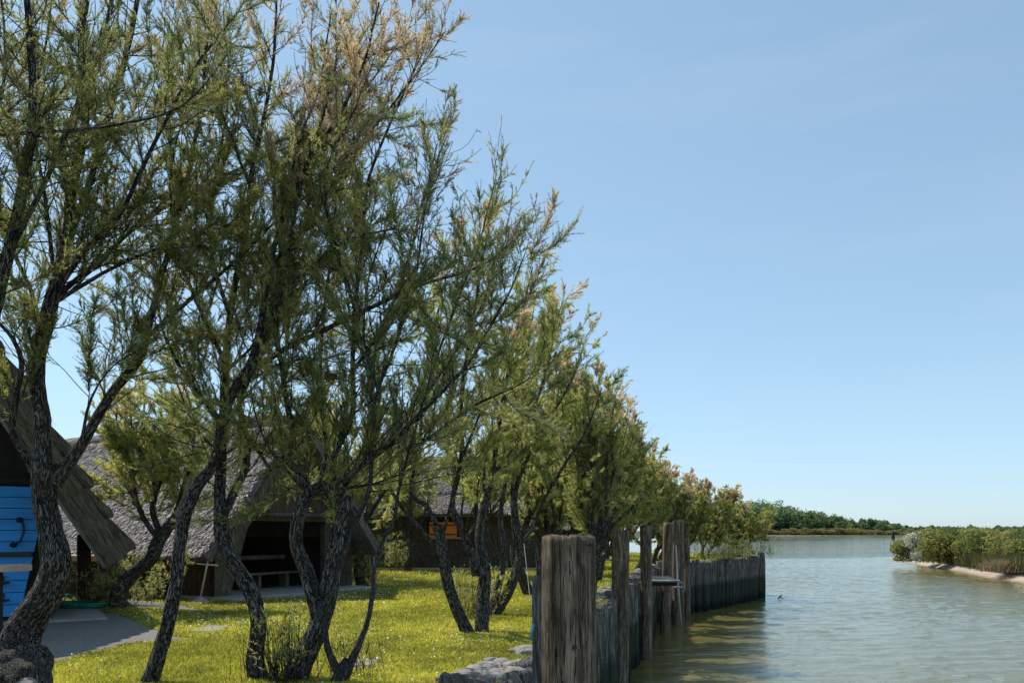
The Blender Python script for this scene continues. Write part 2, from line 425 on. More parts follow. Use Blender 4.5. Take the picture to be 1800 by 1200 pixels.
def drawn_tree(label, d, limbs, seed, fz=2.4, mat=None, group='feathery trees on the lawn', base=None, ztop=8.0, **kw):
    """limbs: (slope, [(px,py,r),...]) traced outlines of the real limbs; slope = how the limb runs away (+) or toward (-) the viewer"""
    rng = np.random.default_rng(seed); w = Wood(); L = []
    for slope, pts in limbs:
        off = pts[0][3] if len(pts[0]) > 3 else 0.0
        q = []; acc = 0.0
        for i, p in enumerate(pts):
            if i: acc += math.hypot(p[0]-pts[i-1][0], p[1]-pts[i-1][1])*d/F
            dd = d+off+slope*acc; q.append(np.append(P(p[0], p[1], dd), p[2]*dd/d*(.75 if p[2] > .05 else .72)))
        c = catmull(q, .07 if pts[0][2] > .05 else .12)
        r = np.clip(c[:, 3], .004, 1); c = c[:, :3].copy()
        big = r.max() > .04
        c += np.cumsum(rng.normal(0, .0035, c.shape), 0)*.6
        w.tube(c, r, 22 if r.max() > .08 else (12 if big else 7), rng, .12 if r.max() > .08 else .05)
        L.append((c, r))
    b = L[0][0][0] if base is None else base
    root = thing('tamarisk_tree', label, 'tree', (b[0], b[1], 0), group)
    fol = foliage(w, L, rng, fz, ztop, **kw)
    finish_tree(root, w, fol, mat)
    return root

def grown_tree(label, x, y, h, spread, seed, trunks=2, lean=(0, 0), fz=1.5, fork=1.3, r0=.13, mat=None, group='feathery trees on the lawn', limbs=10, **kw):
    """a tree of the row grown from rules: crooked trunks, a fan of upswept limbs"""
    rng = np.random.default_rng(seed); w = Wood(); L = []
    per = max(2, limbs//trunks)
    for k in range(trunks):
        a = rng.uniform(0, 6.28)+k*6.28/trunks; out = np.array([math.cos(a), math.sin(a), 0])
        fh = fork*rng.uniform(.8, 1.25)
        p = np.array([x, y, -.15])+out*.08; top = np.array([x, y, 0])+out*rng.uniform(.2, .55)*fh+np.array([lean[0]*.25, lean[1]*.25, 0])+UP*fh
        mid1 = p+(top-p)*.35+rnd_dir(rng, 1)[0]*.14; mid2 = p+(top-p)*.7+rnd_dir(rng, 1)[0]*.14
        rr = r0*rng.uniform(.75, 1.1)
        c = catmull([np.append(p, rr*1.25), np.append(mid1, rr), np.append(mid2, rr*.9), np.append(top, rr*.95)], .1)
        w.tube(c[:, :3], c[:, 3], 12, rng, .1)
        for j in range(per):
            aa = rng.uniform(0, 6.28)+j*6.28/per; sp = spread*math.sqrt(rng.uniform(.05, 1))
            hh = h*rng.uniform(.78, .97)*(1-.22*(sp/spread)**2)
            e = np.array([x+math.cos(aa)*sp+lean[0], y+math.sin(aa)*sp+lean[1], hh])
            v = e-top; q = [np.append(top-UP*.15, rr*.5)]
            for t in (.25, .5, .75, 1.0):
                bend = np.array([v[0]*t**.75, v[1]*t**.75, v[2]*t**1.15])
                q.append(np.append(top+bend+rnd_dir(rng, 1)[0]*.12*(1 if t < 1 else 0), rr*.5*(1-t)+.007))
            c = catmull(q, .15); L.append((c[:, :3], c[:, 3])); w.tube(c[:, :3], c[:, 3], 6, rng, .04)
            if rng.random() < .75:      # a fork
                i = int(len(c)*rng.uniform(.25, .5)); s = c[i, :3]; a2 = rng.uniform(0, 6.28)
                e2 = e+np.array([math.cos(a2), math.sin(a2), 0])*spread*.4-UP*rng.uniform(.2, .9)
                q = [np.append(s, c[i, 3]*.7), np.append(s+(e2-s)*.5+UP*-.1, c[i, 3]*.4), np.append(e2, .006)]
                c2 = catmull(q, .15); L.append((c2[:, :3], c2[:, 3])); w.tube(c2[:, :3], c2[:, 3], 5, rng, .04)
    root = thing('tamarisk_tree', label, 'tree', (x, y, 0), group)
    fol = foliage(w, L, rng, fz, h+.3, **kw)
    finish_tree(root, w, fol, mat)
    return root

# ---- nearest trees, left to right
first_tree = drawn_tree('thick furrowed tree with burl at its foot, in front of the blue door', 8.6, [
    (0, [(12, 1250, .36), (28, 1160, .30), (48, 1095, .225), (85, 1040, .20), (100, 985, .20), (88, 930, .17), (78, 870, .165), (82, 815, .19)]),
    (.0, [(78, 840, .12), (70, 740, .115), (62, 650, .105), (85, 540, .10), (115, 430, .08), (125, 330, .065), (150, 220, .055), (142, 100, .045), (150, 0, .04), (165, -130, .03)]),
    (.25, [(98, 480, .05), (150, 340, .05), (190, 200, .045), (225, 80, .04), (250, -50, .03)]),
    (.35, [(98, 520, .045), (170, 460, .035), (235, 400, .03), (330, 340, .026), (430, 290, .02), (560, 235, .01)]),
    (-.2, [(98, 515, .04), (150, 440, .035), (205, 385, .032), (265, 270, .028), (340, 130, .022), (420, 25, .015)]),
    (.1, [(98, 530, .035), (200, 470, .026), (300, 430, .02), (400, 395, .01)]),
    (.15, [(95, 850, .11), (128, 805, .085), (150, 770, .072), (200, 690, .065), (245, 630, .062), (265, 560, .052), (282, 490, .045), (303, 410, .038), (330, 300, .03), (348, 200, .025), (365, 50, .015)]),
    (.35, [(262, 590, .035), (330, 530, .03), (400, 470, .024), (480, 395, .018), (570, 320, .01)]),
    (-.15, [(78, 865, .065), (48, 805, .055), (22, 755, .05), (30, 690, .042), (38, 640, .036), (22, 595, .03), (-20, 545, .02), (-60, 480, .01)]),
    (.3, [(78, 600, .035), (50, 500, .03), (10, 420, .022), (-30, 330, .01)]),
    (.0, [(95, 480, .03), (80, 350, .028), (60, 200, .022), (85, 60, .015), (95, -60, .01)]),
    (-.3, [(140, 790, .03), (160, 700, .018), (200, 640, .010), (260, 605, .005)]),
    ], 11, fz=2.9, ztop=8.2, dens=1.4, pink=.15, tone=.9)
drawn_tree('tree reaching in over the top left corner, its trunk out of view', 7.4, [
    (0, [(-70, 1300, .16), (-80, 900, .13), (-35, 640, .08), (5, 470, .07), (35, 340, .06), (55, 200, .05), (48, 60, .04), (40, -70, .03)]),
    (-.22, [(-80, 330, .04), (-30, 250, .022), (40, 232, .02), (110, 230, .018), (200, 220, .016), (290, 200, .014), (345, 165, .01), (400, 95, .006)]),
    (.3, [(15, 440, .04), (75, 330, .03), (130, 200, .025), (180, 80, .018), (200, -30, .012)]),
    (.1, [(-10, 520, .04), (-20, 300, .03), (10, 120, .02), (0, -40, .012)]),
    ], 12, fz=3.7, ztop=8.2, dens=1.3, pink=.05, tone=.72)
drawn_tree('slender leaning tree between the blue door and the pole stand', 8.9, [
    (0, [(248, 1235, .13), (283, 1130, .105), (302, 1050, .10), (311, 965, .085), (322, 900, .10), (345, 852, .085), (372, 815, .078), (388, 745, .07), (408, 690, .066), (437, 640, .06), (455, 575, .052), (468, 480, .045), (498, 380, .04), (535, 300, .034), (600, 200, .026), (640, 110, .02), (665, 10, .012)]),
    (.1, [(437, 655, .045), (500, 612, .042), (545, 590, .04), (640, 545, .034), (737, 501, .026), (840, 470, .014), (905, 420, .006)]),
    (-.2, [(445, 615, .035), (520, 500, .03), (600, 425, .022), (690, 400, .012)]),
    (.3, [(392, 745, .05), (350, 690, .04), (315, 640, .032), (285, 570, .02), (270, 480, .012)]),
    (.3, [(470, 475, .03), (560, 370, .026), (640, 250, .02), (720, 150, .015), (780, 60, .008)]),
    (.4, [(410, 690, .03), (470, 650, .02), (540, 630, .014), (600, 640, .008)]),
    (-.1, [(500, 385, .025), (520, 270, .02), (560, 150, .015), (580, 30, .01)]),
    ], 13, fz=2.3, ztop=8.0, dens=1.2, pink=.6)
drawn_tree('crooked tree with a bulging bend in front of the open hut', 9.1, [
    (0, [(470, 1235, .19), (450, 1165, .14), (455, 1090, .115), (436, 1030, .115), (405, 980, .11), (390, 930, .11), (388, 870, .085), (391, 800, .075), (393, 740, .065), (398, 650, .055), (408, 540, .05), (430, 420, .043), (445, 300, .036), (470, 180, .028), (482, 60, .02), (485, -70, .012)]),
    (.15, [(393, 905, .07), (412, 862, .06), (432, 815, .058), (428, 755, .052), (420, 705, .046), (448, 640, .04), (478, 560, .036), (492, 430, .03), (525, 330, .025), (590, 230, .02), (650, 140, .014), (715, 50, .008)]),
    (-.25, [(398, 640, .035), (350, 540, .03), (310, 430, .024), (300, 300, .018), (330, 180, .01)]),
    (.3, [(405, 560, .03), (370, 430, .026), (380, 300, .022), (400, 160, .016), (390, 20, .01)]),
    (.1, [(440, 330, .025), (400, 220, .02), (350, 120, .014), (300, 30, .008)]),
    (.3, [(478, 550, .03), (540, 430, .026), (570, 310, .02), (610, 190, .014), (620, 50, .008)]),
    (.4, [(391, 800, .03), (350, 760, .022), (320, 700, .015), (300, 640, .008)]),
    (.4, [(400, 650, .03), (450, 600, .02), (470, 520, .014), (460, 440, .008)]),
    (0, [(428, 760, .03), (460, 800, .028), (478, 830, .03)]),
    ], 14, fz=2.15, ztop=8.0, dens=1.25, pink=.5)
drawn_tree('stout twin-stemmed tree with knotted top right of the open hut', 9.0, [
    (0, [(505, 1240, .22), (532, 1165, .16), (560, 1100, .15), (578, 1030, .13), (590, 960, .125), (597, 905, .12), (604, 868, .10)]),
    (.05, [(560, 1080, .12), (545, 1020, .11), (524, 960, .10), (528, 910, .10), (545, 868, .11), (575, 858, .10), (600, 872, .09)]),
    (-.05, [(545, 870, .07), (530, 832, .06), (508, 812, .055), (517, 782, .05), (505, 705, .045), (496, 640, .042), (482, 560, .036), (505, 450, .03), (525, 340, .022), (560, 230, .015), (590, 120, .008)]),
    (.1, [(592, 880, .06), (586, 810, .05), (618, 735, .044), (621, 640, .038), (627, 540, .033), (640, 410, .028), (655, 300, .022), (715, 160, .015), (755, 70, .008)]),
    (-.1, [(590, 852, .045), (640, 815, .04), (688, 780, .036), (740, 728, .032), (825, 640, .027), (865, 570, .02), (902, 505, .014), (925, 445, .007)]),
    (.15, [(700, 785, .03), (740, 780, .028), (830, 716, .022), (900, 684, .014), (960, 650, .006)]),
    (.2, [(621, 650, .03), (680, 560, .026), (720, 450, .022), (750, 330, .016), (790, 230, .008)]),
    (.3, [(560, 850, .04), (572, 780, .034), (560, 690, .03), (565, 580, .025), (580, 450, .02), (600, 330, .012)]),
    (.4, [(600, 870, .03), (640, 780, .022), (652, 700, .016), (640, 630, .01)]),
    (-.3, [(545, 870, .03), (482, 800, .02), (452, 740, .015), (440, 680, .008)]),
    (.3, [(600, 860, .03), (660, 850, .02), (710, 830, .014), (760, 800, .008)]),
    (-.2, [(628, 560, .03), (590, 430, .024), (570, 320, .018), (620, 200, .012), (660, 100, .007)]),
    ], 15, fz=2.0, ztop=8.0, dens=1.3, pink=.65)
drawn_tree('low stump with two slim pale stems, right of the stout twin-stemmed tree', 8.9, [
    (0, [(588, 1240, .15), (592, 1205, .13), (606, 1172, .115), (612, 1158, .07)]),
    (.05, [(600, 1190, .08), (580, 1150, .055), (571, 1110, .045), (575, 1060, .042), (590, 1000, .042), (612, 945, .04), (634, 895, .038), (648, 862, .034), (655, 800, .03), (662, 700, .028), (700, 600, .024), (735, 480, .02), (755, 360, .014), (775, 250, .008)]),
    (.1, [(604, 1190, .08), (628, 1138, .055), (648, 1080, .042), (655, 1030, .04), (656, 1000, .036), (672, 950, .034), (693, 912, .028), (702, 860, .025), (722, 780, .022), (760, 650, .019), (805, 520, .016), (845, 410, .012), (868, 320, .007)]),
    (.2, [(745, 700, .018), (800, 620, .015), (850, 530, .011), (880, 440, .007)]),
    (-.2, [(665, 690, .02), (640, 600, .016), (650, 480, .012), (690, 380, .007)]),
    ], 16, fz=2.0, ztop=7.6, mat=BARK_PALE, dens=1.1, pink=.7)
drawn_tree('clump of three dark stems on the lawn in front of the orange shutters', 13.3, [
    (0, [(825, 1124, .17), (815, 1095, .14), (797, 1055, .13), (783, 1000, .12), (776, 950, .11), (768, 922, .10)]),
    (.1, [(845, 1124, .17), (848, 1060, .15), (852, 1000, .13), (843, 950, .10), (848, 905, .10), (866, 830, .06), (880, 720, .05), (900, 610, .04), (920, 530, .025), (935, 470, .01)]),
    (.0, [(846, 1010, .09), (820, 950, .085), (800, 905, .075), (797, 880, .06), (812, 800, .05), (812, 690, .045), (830, 570, .035), (845, 470, .02), (860, 400, .01)]),
    (.1, [(790, 1000, .05), (765, 960, .05), (735, 925, .05), (705, 890, .05), (680, 850, .035)]),
    (.1, [(770, 930, .06), (748, 890, .055), (720, 865, .05), (735, 780, .04), (745, 660, .035), (770, 540, .025), (800, 430, .012)]),
    (-.1, [(776, 950, .05), (792, 890, .04), (808, 820, .035), (840, 740, .03), (880, 640, .022), (920, 560, .01)]),
    (.3, [(866, 835, .04), (920, 760, .035), (960, 660, .028), (975, 590, .018), (990, 530, .008)]),
    ], 17, fz=2.3, ztop=7.4, l1=(.6, 1.3), sp1=.11, pink=.6, sp2=.05, nleaf=50, leafw=.0095, leafl=.08, dens=1.0)
drawn_tree('dark tree with splayed stems and a pale limb just left of the thick post', 16.0, [
    (0, [(858, 1102, .10), (868, 1060, .10), (880, 1010, .10), (886, 955, .09), (880, 905, .07), (896, 820, .055), (930, 700, .045), (960, 610, .03), (980, 550, .012)]),
    (.0, [(868, 1085, .14), (892, 1040, .13), (908, 1000, .12), (914, 965, .10), (905, 900, .08), (910, 850, .06), (945, 770, .045), (1000, 680, .03), (1030, 600, .012)]),
    (.0, [(912, 960, .06), (935, 930, .05), (955, 885, .045), (985, 830, .04), (1030, 760, .03), (1060, 680, .012)]),
    (.2, [(905, 955, .05), (900, 880, .045), (905, 790, .04), (915, 700, .035), (930, 600, .025), (940, 530, .01)]),
    (-.2, [(885, 990, .05), (860, 930, .045), (850, 850, .04), (860, 760, .03), (885, 660, .02), (900, 570, .01)]),
    (.1, [(915, 970, .06), (938, 950, .05), (946, 1000, .055), (940, 1040, .05)]),
    ], 18, fz=2.3, ztop=7.8, l1=(.6, 1.4), sp1=.11, pink=.6, sp2=.055, nleaf=46, leafw=.011, leafl=.09, dens=1.0)

drawn_tree('small yellow-green tree leaning from a low dark stump, in front of the grey thatched roof', 17.2, [
    (0, [(206, 1082, .27), (208, 1050, .23), (214, 1030, .22), (236, 1005, .19), (266, 980, .19), (283, 942, .17), (306, 912, .15), (322, 880, .12)]),
    (.1, [(283, 940, .10), (268, 900, .08), (272, 860, .075), (262, 810, .06), (250, 760, .04), (255, 700, .02)]),
    (-.2, [(280, 950, .08), (250, 905, .07), (236, 860, .065), (232, 820, .055), (215, 780, .04), (205, 735, .02)]),
    (.2, [(272, 870, .07), (290, 820, .055), (300, 770, .04), (305, 710, .02)]),
    (.3, [(308, 908, .08), (325, 850, .06), (340, 790, .045), (345, 735, .02)]),
    (-.3, [(262, 815, .05), (235, 770, .035), (230, 720, .015)]),
    (.3, [(250, 900, .06), (225, 860, .04), (200, 830, .02)]),
    ], 19, fz=2.0, ztop=5.5, l1=(.6, 1.45), sp1=.07, pink=.35, sp2=.045, nleaf=46, leafw=.012, leafl=.09, dens=1.1, tone=1.15, group='feathery trees around the huts')
# ---- the row along the bank, near to far
ROW = [  # x, y, h, spread, trunks, lean, label
    (1.7, 18.6, 6.3, 1.25, 2, (.2, 0), 'tall dark tree rising right behind the thick foreground post'),
    (.6, 21.0, 6.6, 1.4, 3, (.2, 0), 'bushy tree seen over the flat top of the thick post'),
    (2.2, 23.5, 6.2, 1.3, 2, (.5, 0), 'tall tree whose crown shows between the thick post and the next one'),
    (2.8, 26.8, 5.9, 1.4, 2, (.6, 0), 'tree with its stems behind the second mooring post'),
    (2.2, 30.5, 6.0, 1.7, 3, (.4, 0), 'full green tree set back from the bank behind the second post'),
    (4.1, 31.0, 5.7, 1.35, 2, (.7, 0), 'tree with its fork just above the third mooring post'),
    (5.3, 35.0, 5.4, 1.5, 2, (.8, 0), 'pinkish topped tree behind the fourth mooring post'),
    (7.0, 38.5, 5.1, 1.35, 3, (.4, 0), 'spreading tree above the close trio of posts'),
    (8.9, 42.0, 5.0, 1.8, 4, (.3, 0), 'many-stemmed tree at the bend of the pile wall'),
    (11.2, 45.6, 4.6, 1.9, 2, (.3, 0), 'rounded tree with a V-shaped fork above the far pile wall'),
    (13.9, 49.5, 4.1, 1.9, 5, (.3, 0), 'lowest bushy tree at the far corner of the pile wall'),
    (9.6, 49.0, 4.4, 1.7, 3, (0, 0), 'small tree behind the bend of the pile wall'),
]
for i, (x, y, h, sp, tr, ln, lb) in enumerate(ROW):
    far = y > 36
    grown_tree(lb, x, y, h, sp, 100+i, tr, ln, fz=(.9 if far else 1.7), fork=(.7 if far else 1.3), r0=(.085 if far else .13), group='feathery trees along the bank',
               limbs=11, l1=(.5, 1.15), sp1=.145, sp2=.055, nleaf=40, leafw=.006+.0004*y, leafl=.055+.001*y, pink=.75, dens=1.4 if far else 1.15, tone=1.0, up=.3)
# ---- second row, near the huts
ROW2 = [
    (-8.8, 31.5, 7.2, 2.1, 2, (0, 0), 'tree behind the roof ridge of the open hut', 1.6, 2.4),
    (-4.5, 24.5, 6.4, 1.9, 2, (.1, 0), 'ivy-footed tree between the slim stems and the reed wall', 1.3, 1.9),
    (-6.4, 27.5, 7.0, 2.2, 2, (0, 0), 'dark trunked tree at the right end of the open hut', 1.4, 2.2),
    (-4.4, 33.0, 5.6, 1.5, 2, (.0, 0), 'forked tree against the reed wall left of the orange shutters', 1.1, 2.2),
    (-1.2, 29.0, 5.8, 1.6, 2, (.1, 0), 'leafy tree near the right end of the reed walled building', 1.3, 2.6),
    (0.2, 38.0, 6.0, 2.0, 2, (0, 0), 'tree standing beyond the red door', 1.3, 2.2),
    (-3.0, 43.0, 6.6, 2.2, 2, (0, 0), 'tall tree behind the reed walled building, right of its middle', 1.6, 3.0),
    (-8.0, 44.0, 6.6, 2.2, 2, (0, 0), 'tall tree behind the reed walled building, left of its middle', 1.6, 3.0),
    (-16.0, 38.0, 6.0, 2.0, 2, (0, 0), 'distant tree in the gap between the two steep roofs', 1.6, 3.0),
    (3.6, 46.0, 5.6, 2.1, 3, (0, 0), 'broad tree at the back of the lawn behind the third post', 1.0, 1.2),
    (6.2, 52.0, 5.2, 2.2, 3, (0, 0), 'broad tree at the back of the lawn behind the close trio of posts', 1.0, 1.0),
]
for i, (x, y, h, sp, tr, ln, lb, fk, fz) in enumerate(ROW2):
    grown_tree(lb, x, y, h, sp, 300+i, tr, ln, fz=fz, fork=fk, r0=.14, group='feathery trees around the huts',
               limbs=11, l1=(.5, 1.1), sp1=.15, sp2=.06, nleaf=38, leafw=.006+.0004*y, leafl=.055+.001*y, pink=.3, dens=1.15, tone=1.2, up=.3)
print('LEAVES', NLEAF[0])

# ------------------------------------------------------------------ ground, river, banks
WALL = [(-3.2, 6.9), (-1.2, 7.75), (-.15, 8.75), (.3, 9.9), (2.05, 17.9), (3.2, 23.2), (4.7, 28.7), (5.1, 30.0), (6.3, 36.4), (8.2, 40.0), (12.0, 44.8), (15.7, 50.2), (16.05, 51.6), (14.6, 55.5), (6, 63)]
LAWN = [(p[0], p[1]) for p in WALL]+[(-12, 78), (-70, 120), (-400, 260), (-400, 4), (-40, 3.5), (-8, 5.5)]
LAWN = [(a, b) for a, b in LAWN]
n = len(LAWN)
top = [(x, y, 0) for x, y in LAWN]; bot = [(x, y, -4.2) for x, y in LAWN]
lawn = mesh_np('lawn', top+bot, [tuple(range(n-1, -1, -1))]+[(i, (i+1) % n, n+(i+1) % n, n+i) for i in range(n)], GROUND); tag(lawn, kind='structure')
bed = mesh_np('riverbed', [(-4000, -800, -4.3), (4000, -800, -4.3), (4000, 6000, -4.3), (-4000, 6000, -4.3)], [(0, 1, 2, 3)], SAND); tag(bed, kind='structure')
# wind ripples are real relief near the bank, fading into the flat sheet further out
rw = np.random.default_rng(77); gx = np.arange(-4, 74.01, .14); gy = np.arange(4, 132.01, .14); X, Y = np.meshgrid(gx, gy); Hh = np.zeros_like(X)
for k in range(44):
    lam = .42*(1.7/.42)**rw.random(); th = math.radians(90+12)+rw.normal(0, .38); kk = 2*math.pi/lam
    Hh += lam*.0030*np.sin(kk*(X*math.cos(th)+Y*math.sin(th))+rw.uniform(0, 6.28)+.6*np.sin(.21*X+.13*Y+k))
patch = .75+.35*np.sin(.11*X+.07*Y)*np.sin(.05*X-.09*Y+1)
edge = np.clip(np.minimum(np.minimum(X-gx[0], gx[-1]-X), np.minimum(Y-gy[0], (gy[-1]-Y)*.2))/3, 0, 1)
Z = WZ+Hh*patch*edge; ny, nx_ = X.shape; idx = np.arange(ny*nx_).reshape(ny, nx_)
Fw = np.stack([idx[:-1, :-1], idx[:-1, 1:], idx[1:, 1:], idx[1:, :-1]], -1).reshape(-1, 4)
x0, x1, y0, y1 = gx[0], gx[-1], gy[0], gy[-1]; B_ = 6000.
outer = np.array([(-B_, -800, WZ), (x0, -800, WZ), (x1, -800, WZ), (B_, -800, WZ), (-B_, y0, WZ), (x0, y0, WZ), (x1, y0, WZ), (B_, y0, WZ), (-B_, y1, WZ), (x0, y1, WZ), (x1, y1, WZ), (B_, y1, WZ), (-B_, B_, WZ), (x0, B_, WZ), (x1, B_, WZ), (B_, B_, WZ)])
n0 = ny*nx_; Fo = np.array([[n0+r*4+c, n0+r*4+c+1, n0+r*4+c+5, n0+r*4+c+4] for r in range(3) for c in range(3) if (r, c) != (1, 1)])
wat = mesh_np('river_water', np.concatenate([np.stack([X, Y, Z], -1).reshape(-1, 3), outer]), np.concatenate([Fw, Fo]), WATER, None, True); tag(wat, kind='structure')

def sheet(name, pts_px, mat, z, jit=.0, ext=None):
    rg = random.Random(3); pts = [G(a, b)[:2] for a, b in pts_px]+(ext or [])
    q = []
    for i in range(len(pts)):
        a = np.array(pts[i]); b = np.array(pts[(i+1) % len(pts)]); k = max(1, int(np.linalg.norm(b-a)/.25))
        for j in range(k):
            p = a+(b-a)*j/k; q.append((p[0]+rg.uniform(-jit, jit), p[1]+rg.uniform(-jit, jit), z))
    o = mesh_np(name, q, [tuple(range(len(q)))], mat); tag(o, kind='structure'); return [(a[0], a[1]) for a in q]
grav = sheet('gravel_path', [(60, 1172), (120, 1160), (180, 1143), (225, 1132), (290, 1127), (352, 1122), (300, 1118), (262, 1103), (235, 1090), (190, 1076), (120, 1074), (20, 1072), (-300, 1072), (-420, 1180)], GRAVEL, .004, .03)
grav2 = sheet('gravel_apron', [(222, 1068), (300, 1070), (360, 1074), (312, 1062), (262, 1056), (205, 1052), (180, 1056)], GRAVEL, .005, .03)

def in_poly(x, y, poly):
    inside = np.zeros(len(x), bool); j = len(poly)-1
    for i in range(len(poly)):
        xi, yi = poly[i]; xj, yj = poly[j]
        c = ((yi > y) != (yj > y)) & (x < (xj-xi)*(y-yi)/((yj-yi)+1e-12)+xi)
        inside ^= c; j = i
    return inside

# piles of the bank wall
def pile_mesh(x, y, r, top, seed, n=10, lean=(0, 0)):
    rg = np.random.default_rng(seed); zs = np.array([-3.4, -2.6, -1.8, -1.0, -.4, top-.12, top-.03, top]); k = len(zs)
    ang = np.linspace(0, 2*math.pi, n, endpoint=False)+rg.uniform(0, 6)
    rr = r*np.array([1.05, 1.03, 1., 1., 1.02, 1., .95, .82])
    R = rr[:, None]*(1+.07*np.sin(3*ang+rg.uniform(0, 6))+.05*np.sin(5*ang+rg.uniform(0, 6)))[None, :]*(1+rg.normal(0, .025, (k, n)))
    cx = x+lean[0]*(zs-top)+rg.normal(0, .006, k); cy = y+lean[1]*(zs-top)
    Z = np.repeat(zs[:, None], n, 1)+np.where(np.arange(k)[:, None] >= k-2, rg.normal(0, .02, (k, n)), 0)
    V = np.stack([cx[:, None]+R*np.cos(ang), cy[:, None]+R*np.sin(ang), Z], -1).reshape(-1, 3)
    V = np.concatenate([V, [[cx[-1], cy[-1], top+.01]]])
    B = np.concatenate([np.stack([np.cos(ang)[None]*r+0*R, np.sin(ang)[None]*r+0*R, Z], -1).reshape(-1, 3), [[0, 0, top]]])+np.array([seed % 17, seed % 7, seed % 5])*1.3
    f = [(i*n+a, i*n+(a+1) % n, (i+1)*n+(a+1) % n, (i+1)*n+a) for i in range(k-1) for a in range(n)]
    f += [((k-1)*n+a, (k-1)*n+(a+1) % n, k*n) for a in range(n)]
    return V, f, B
def pile_wall(name_label, pts, r, seed, topf):
    root = thing('timber_pile_wall', name_label, 'retaining wall', (pts[len(pts)//2][0], pts[len(pts)//2][1], WZ), None)
    rg = np.random.default_rng(seed); L = [0]
    for a, b in zip(pts[:-1], pts[1:]): L.append(L[-1]+math.dist(a, b))
    s = 0; i = 0; c = 0
    while s < L[-1]:
        while i < len(pts)-2 and s > L[i+1]: i += 1
        t = (s-L[i])/(L[i+1]-L[i]); x = pts[i][0]*(1-t)+pts[i+1][0]*t; y = pts[i][1]*(1-t)+pts[i+1][1]*t
        rr = r*rg.uniform(.68, 1.28)
        V, f, B = pile_mesh(x+rg.normal(0, .055), y+rg.normal(0, .055), rr, topf(x, y)+rg.normal(0, .06)+(.12 if rg.random() < .08 else 0), seed*100+c, lean=(rg.normal(0, .02), rg.normal(0, .02)))
        mesh_np('pile', V, f, PILE, root, True, {'bc': ('FLOAT_VECTOR', B)})
        s += rr*2*.97; c += 1
    return root, c
r1, c1 = pile_wall('near stretch of dark timber piles holding the bank behind the tallest posts', WALL[0:8], .165, 1, lambda x, y: .03)
r2, c2 = pile_wall('far curved stretch of grey timber piles ending at the river corner', [(5.3, 30.9)]+WALL[8:14], .205, 2, lambda x, y: .02)
print('PILES', c1, c2)

# mooring posts
def mooring_post(label, px, d, dia, topy, bottom=-3.6, seed=0, lean=(0, 0), big=False, mat=POST, group='mooring posts along the bank', n=26, rows=60):
    rg = np.random.default_rng(seed); c = P(px, topy, d); x, y, top = c
    if big: n, rows = 120, 170
    zs = np.linspace(bottom, top, rows); ang = np.linspace(0, 2*math.pi, n, endpoint=False)
    A, Z = np.meshgrid(ang, zs); r = dia/2*(1+.05*(top-Z)/(top-bottom))
    ph = rg.uniform(0, 6.28, 10)
    m = (.3 if big else 1)*(.030*np.sin(2*A+ph[0]+.5*Z)+.022*np.sin(3*A+ph[1]-.4*Z))+.012*np.sin(7*A+.7*np.sin(2*Z+ph[2]))+.008*np.sin(13*A+1.2*np.sin(1.7*Z+ph[3]))+.006*np.sin(29*A+1.5*np.sin(2.3*Z+ph[4]))
    if big: m += .005*np.sin(41*A+2*np.sin(3*Z+ph[5]))+.006*np.sin(27*A+1.7*np.sin(4.1*Z+ph[6]))*np.sin(1.9*Z+A)
    R = r*(1+m)
    cracks = [(ph[7], .05, .10), (ph[8], .04, .08), (ph[9], .045, .08)] if not big else [(-1.15, .016, .10), (-2.2, .016, .08), (-2.5, .014, .08), (-1.75, .012, .03), (-.7, .014, .04), (-1.0, .01, .03), (-1.95, .01, .03)]
    for a0, w, dp in cracks:
        dp *= 1.5 if big else 1
        aa = a0+.035*np.sin(2.1*Z+a0*3)+.02*np.sin(5.3*Z+a0)
        dd = np.abs((A-aa+math.pi) % (2*math.pi)-math.pi)
        R = R*(1-dp*np.exp(-(dd/w)**2)*(.6+.4*np.sin(1.3*Z+a0*5)))
    R[-1] *= .93 if not big else .985
    Zt = Z.copy(); 
    if big:      # right quarter of the head sits lower, front face split away under the rim
        q = np.exp(-((((A+.75)+math.pi) % (2*math.pi)-math.pi)/.42)**4)
        Zt -= (Z > top-.05)*q*.035
        fr = np.exp(-((((A+1.45)+math.pi) % (2*math.pi)-math.pi)/.20)**4)*np.exp(-((Z-(top-.16))/.11)**4)
        R *= 1-.09*fr
        knot = np.exp(-(((A+1.5)/.16)**2+((Z-(top-.33))/.05)**2)); R *= 1+.035*knot
    Zt += (Z > top-.02)*rg.normal(0, .006 if big else .015, Z.shape)
    X = x+lean[0]*(Z-top)+R*np.cos(A); Y = y+lean[1]*(Z-top)+R*np.sin(A)
    V = np.stack([X, Y, Zt], -1).reshape(-1, 3)
    B = np.stack([np.cos(A)*dia/2, np.sin(A)*dia/2, Z], -1).reshape(-1, 3)+seed*1.37
    fs = [(i*n+a, i*n+(a+1) % n, (i+1)*n+(a+1) % n, (i+1)*n+a) for i in range(rows-1) for a in range(n)]
    # head: rings inward
    base = (rows-1)*n; last = base; cnt = rows*n; VV = [V]; BB = [B]
    for k, s in enumerate((.8, .5, .2)):
        ring = V[base:base+n].copy(); cc = ring.mean(0); ring = cc+(ring-cc)*s; ring[:, 2] += rg.normal(0, .006, n)+.008
        VV.append(ring); bb = B[base:base+n].copy(); bb[:, 2] += (1-s)*.1; BB.append(bb)
        fs += [(last+a, last+(a+1) % n, cnt+(a+1) % n, cnt+a) for a in range(n)]; last = cnt; cnt += n
    fs.append(tuple(last+a for a in range(n)))
    o = mesh_np('mooring_post', np.concatenate(VV), fs, mat, None, True, {'bc': ('FLOAT_VECTOR', np.concatenate(BB))}, loc=(x, y, WZ))
    return tag(o, label, 'post', group)
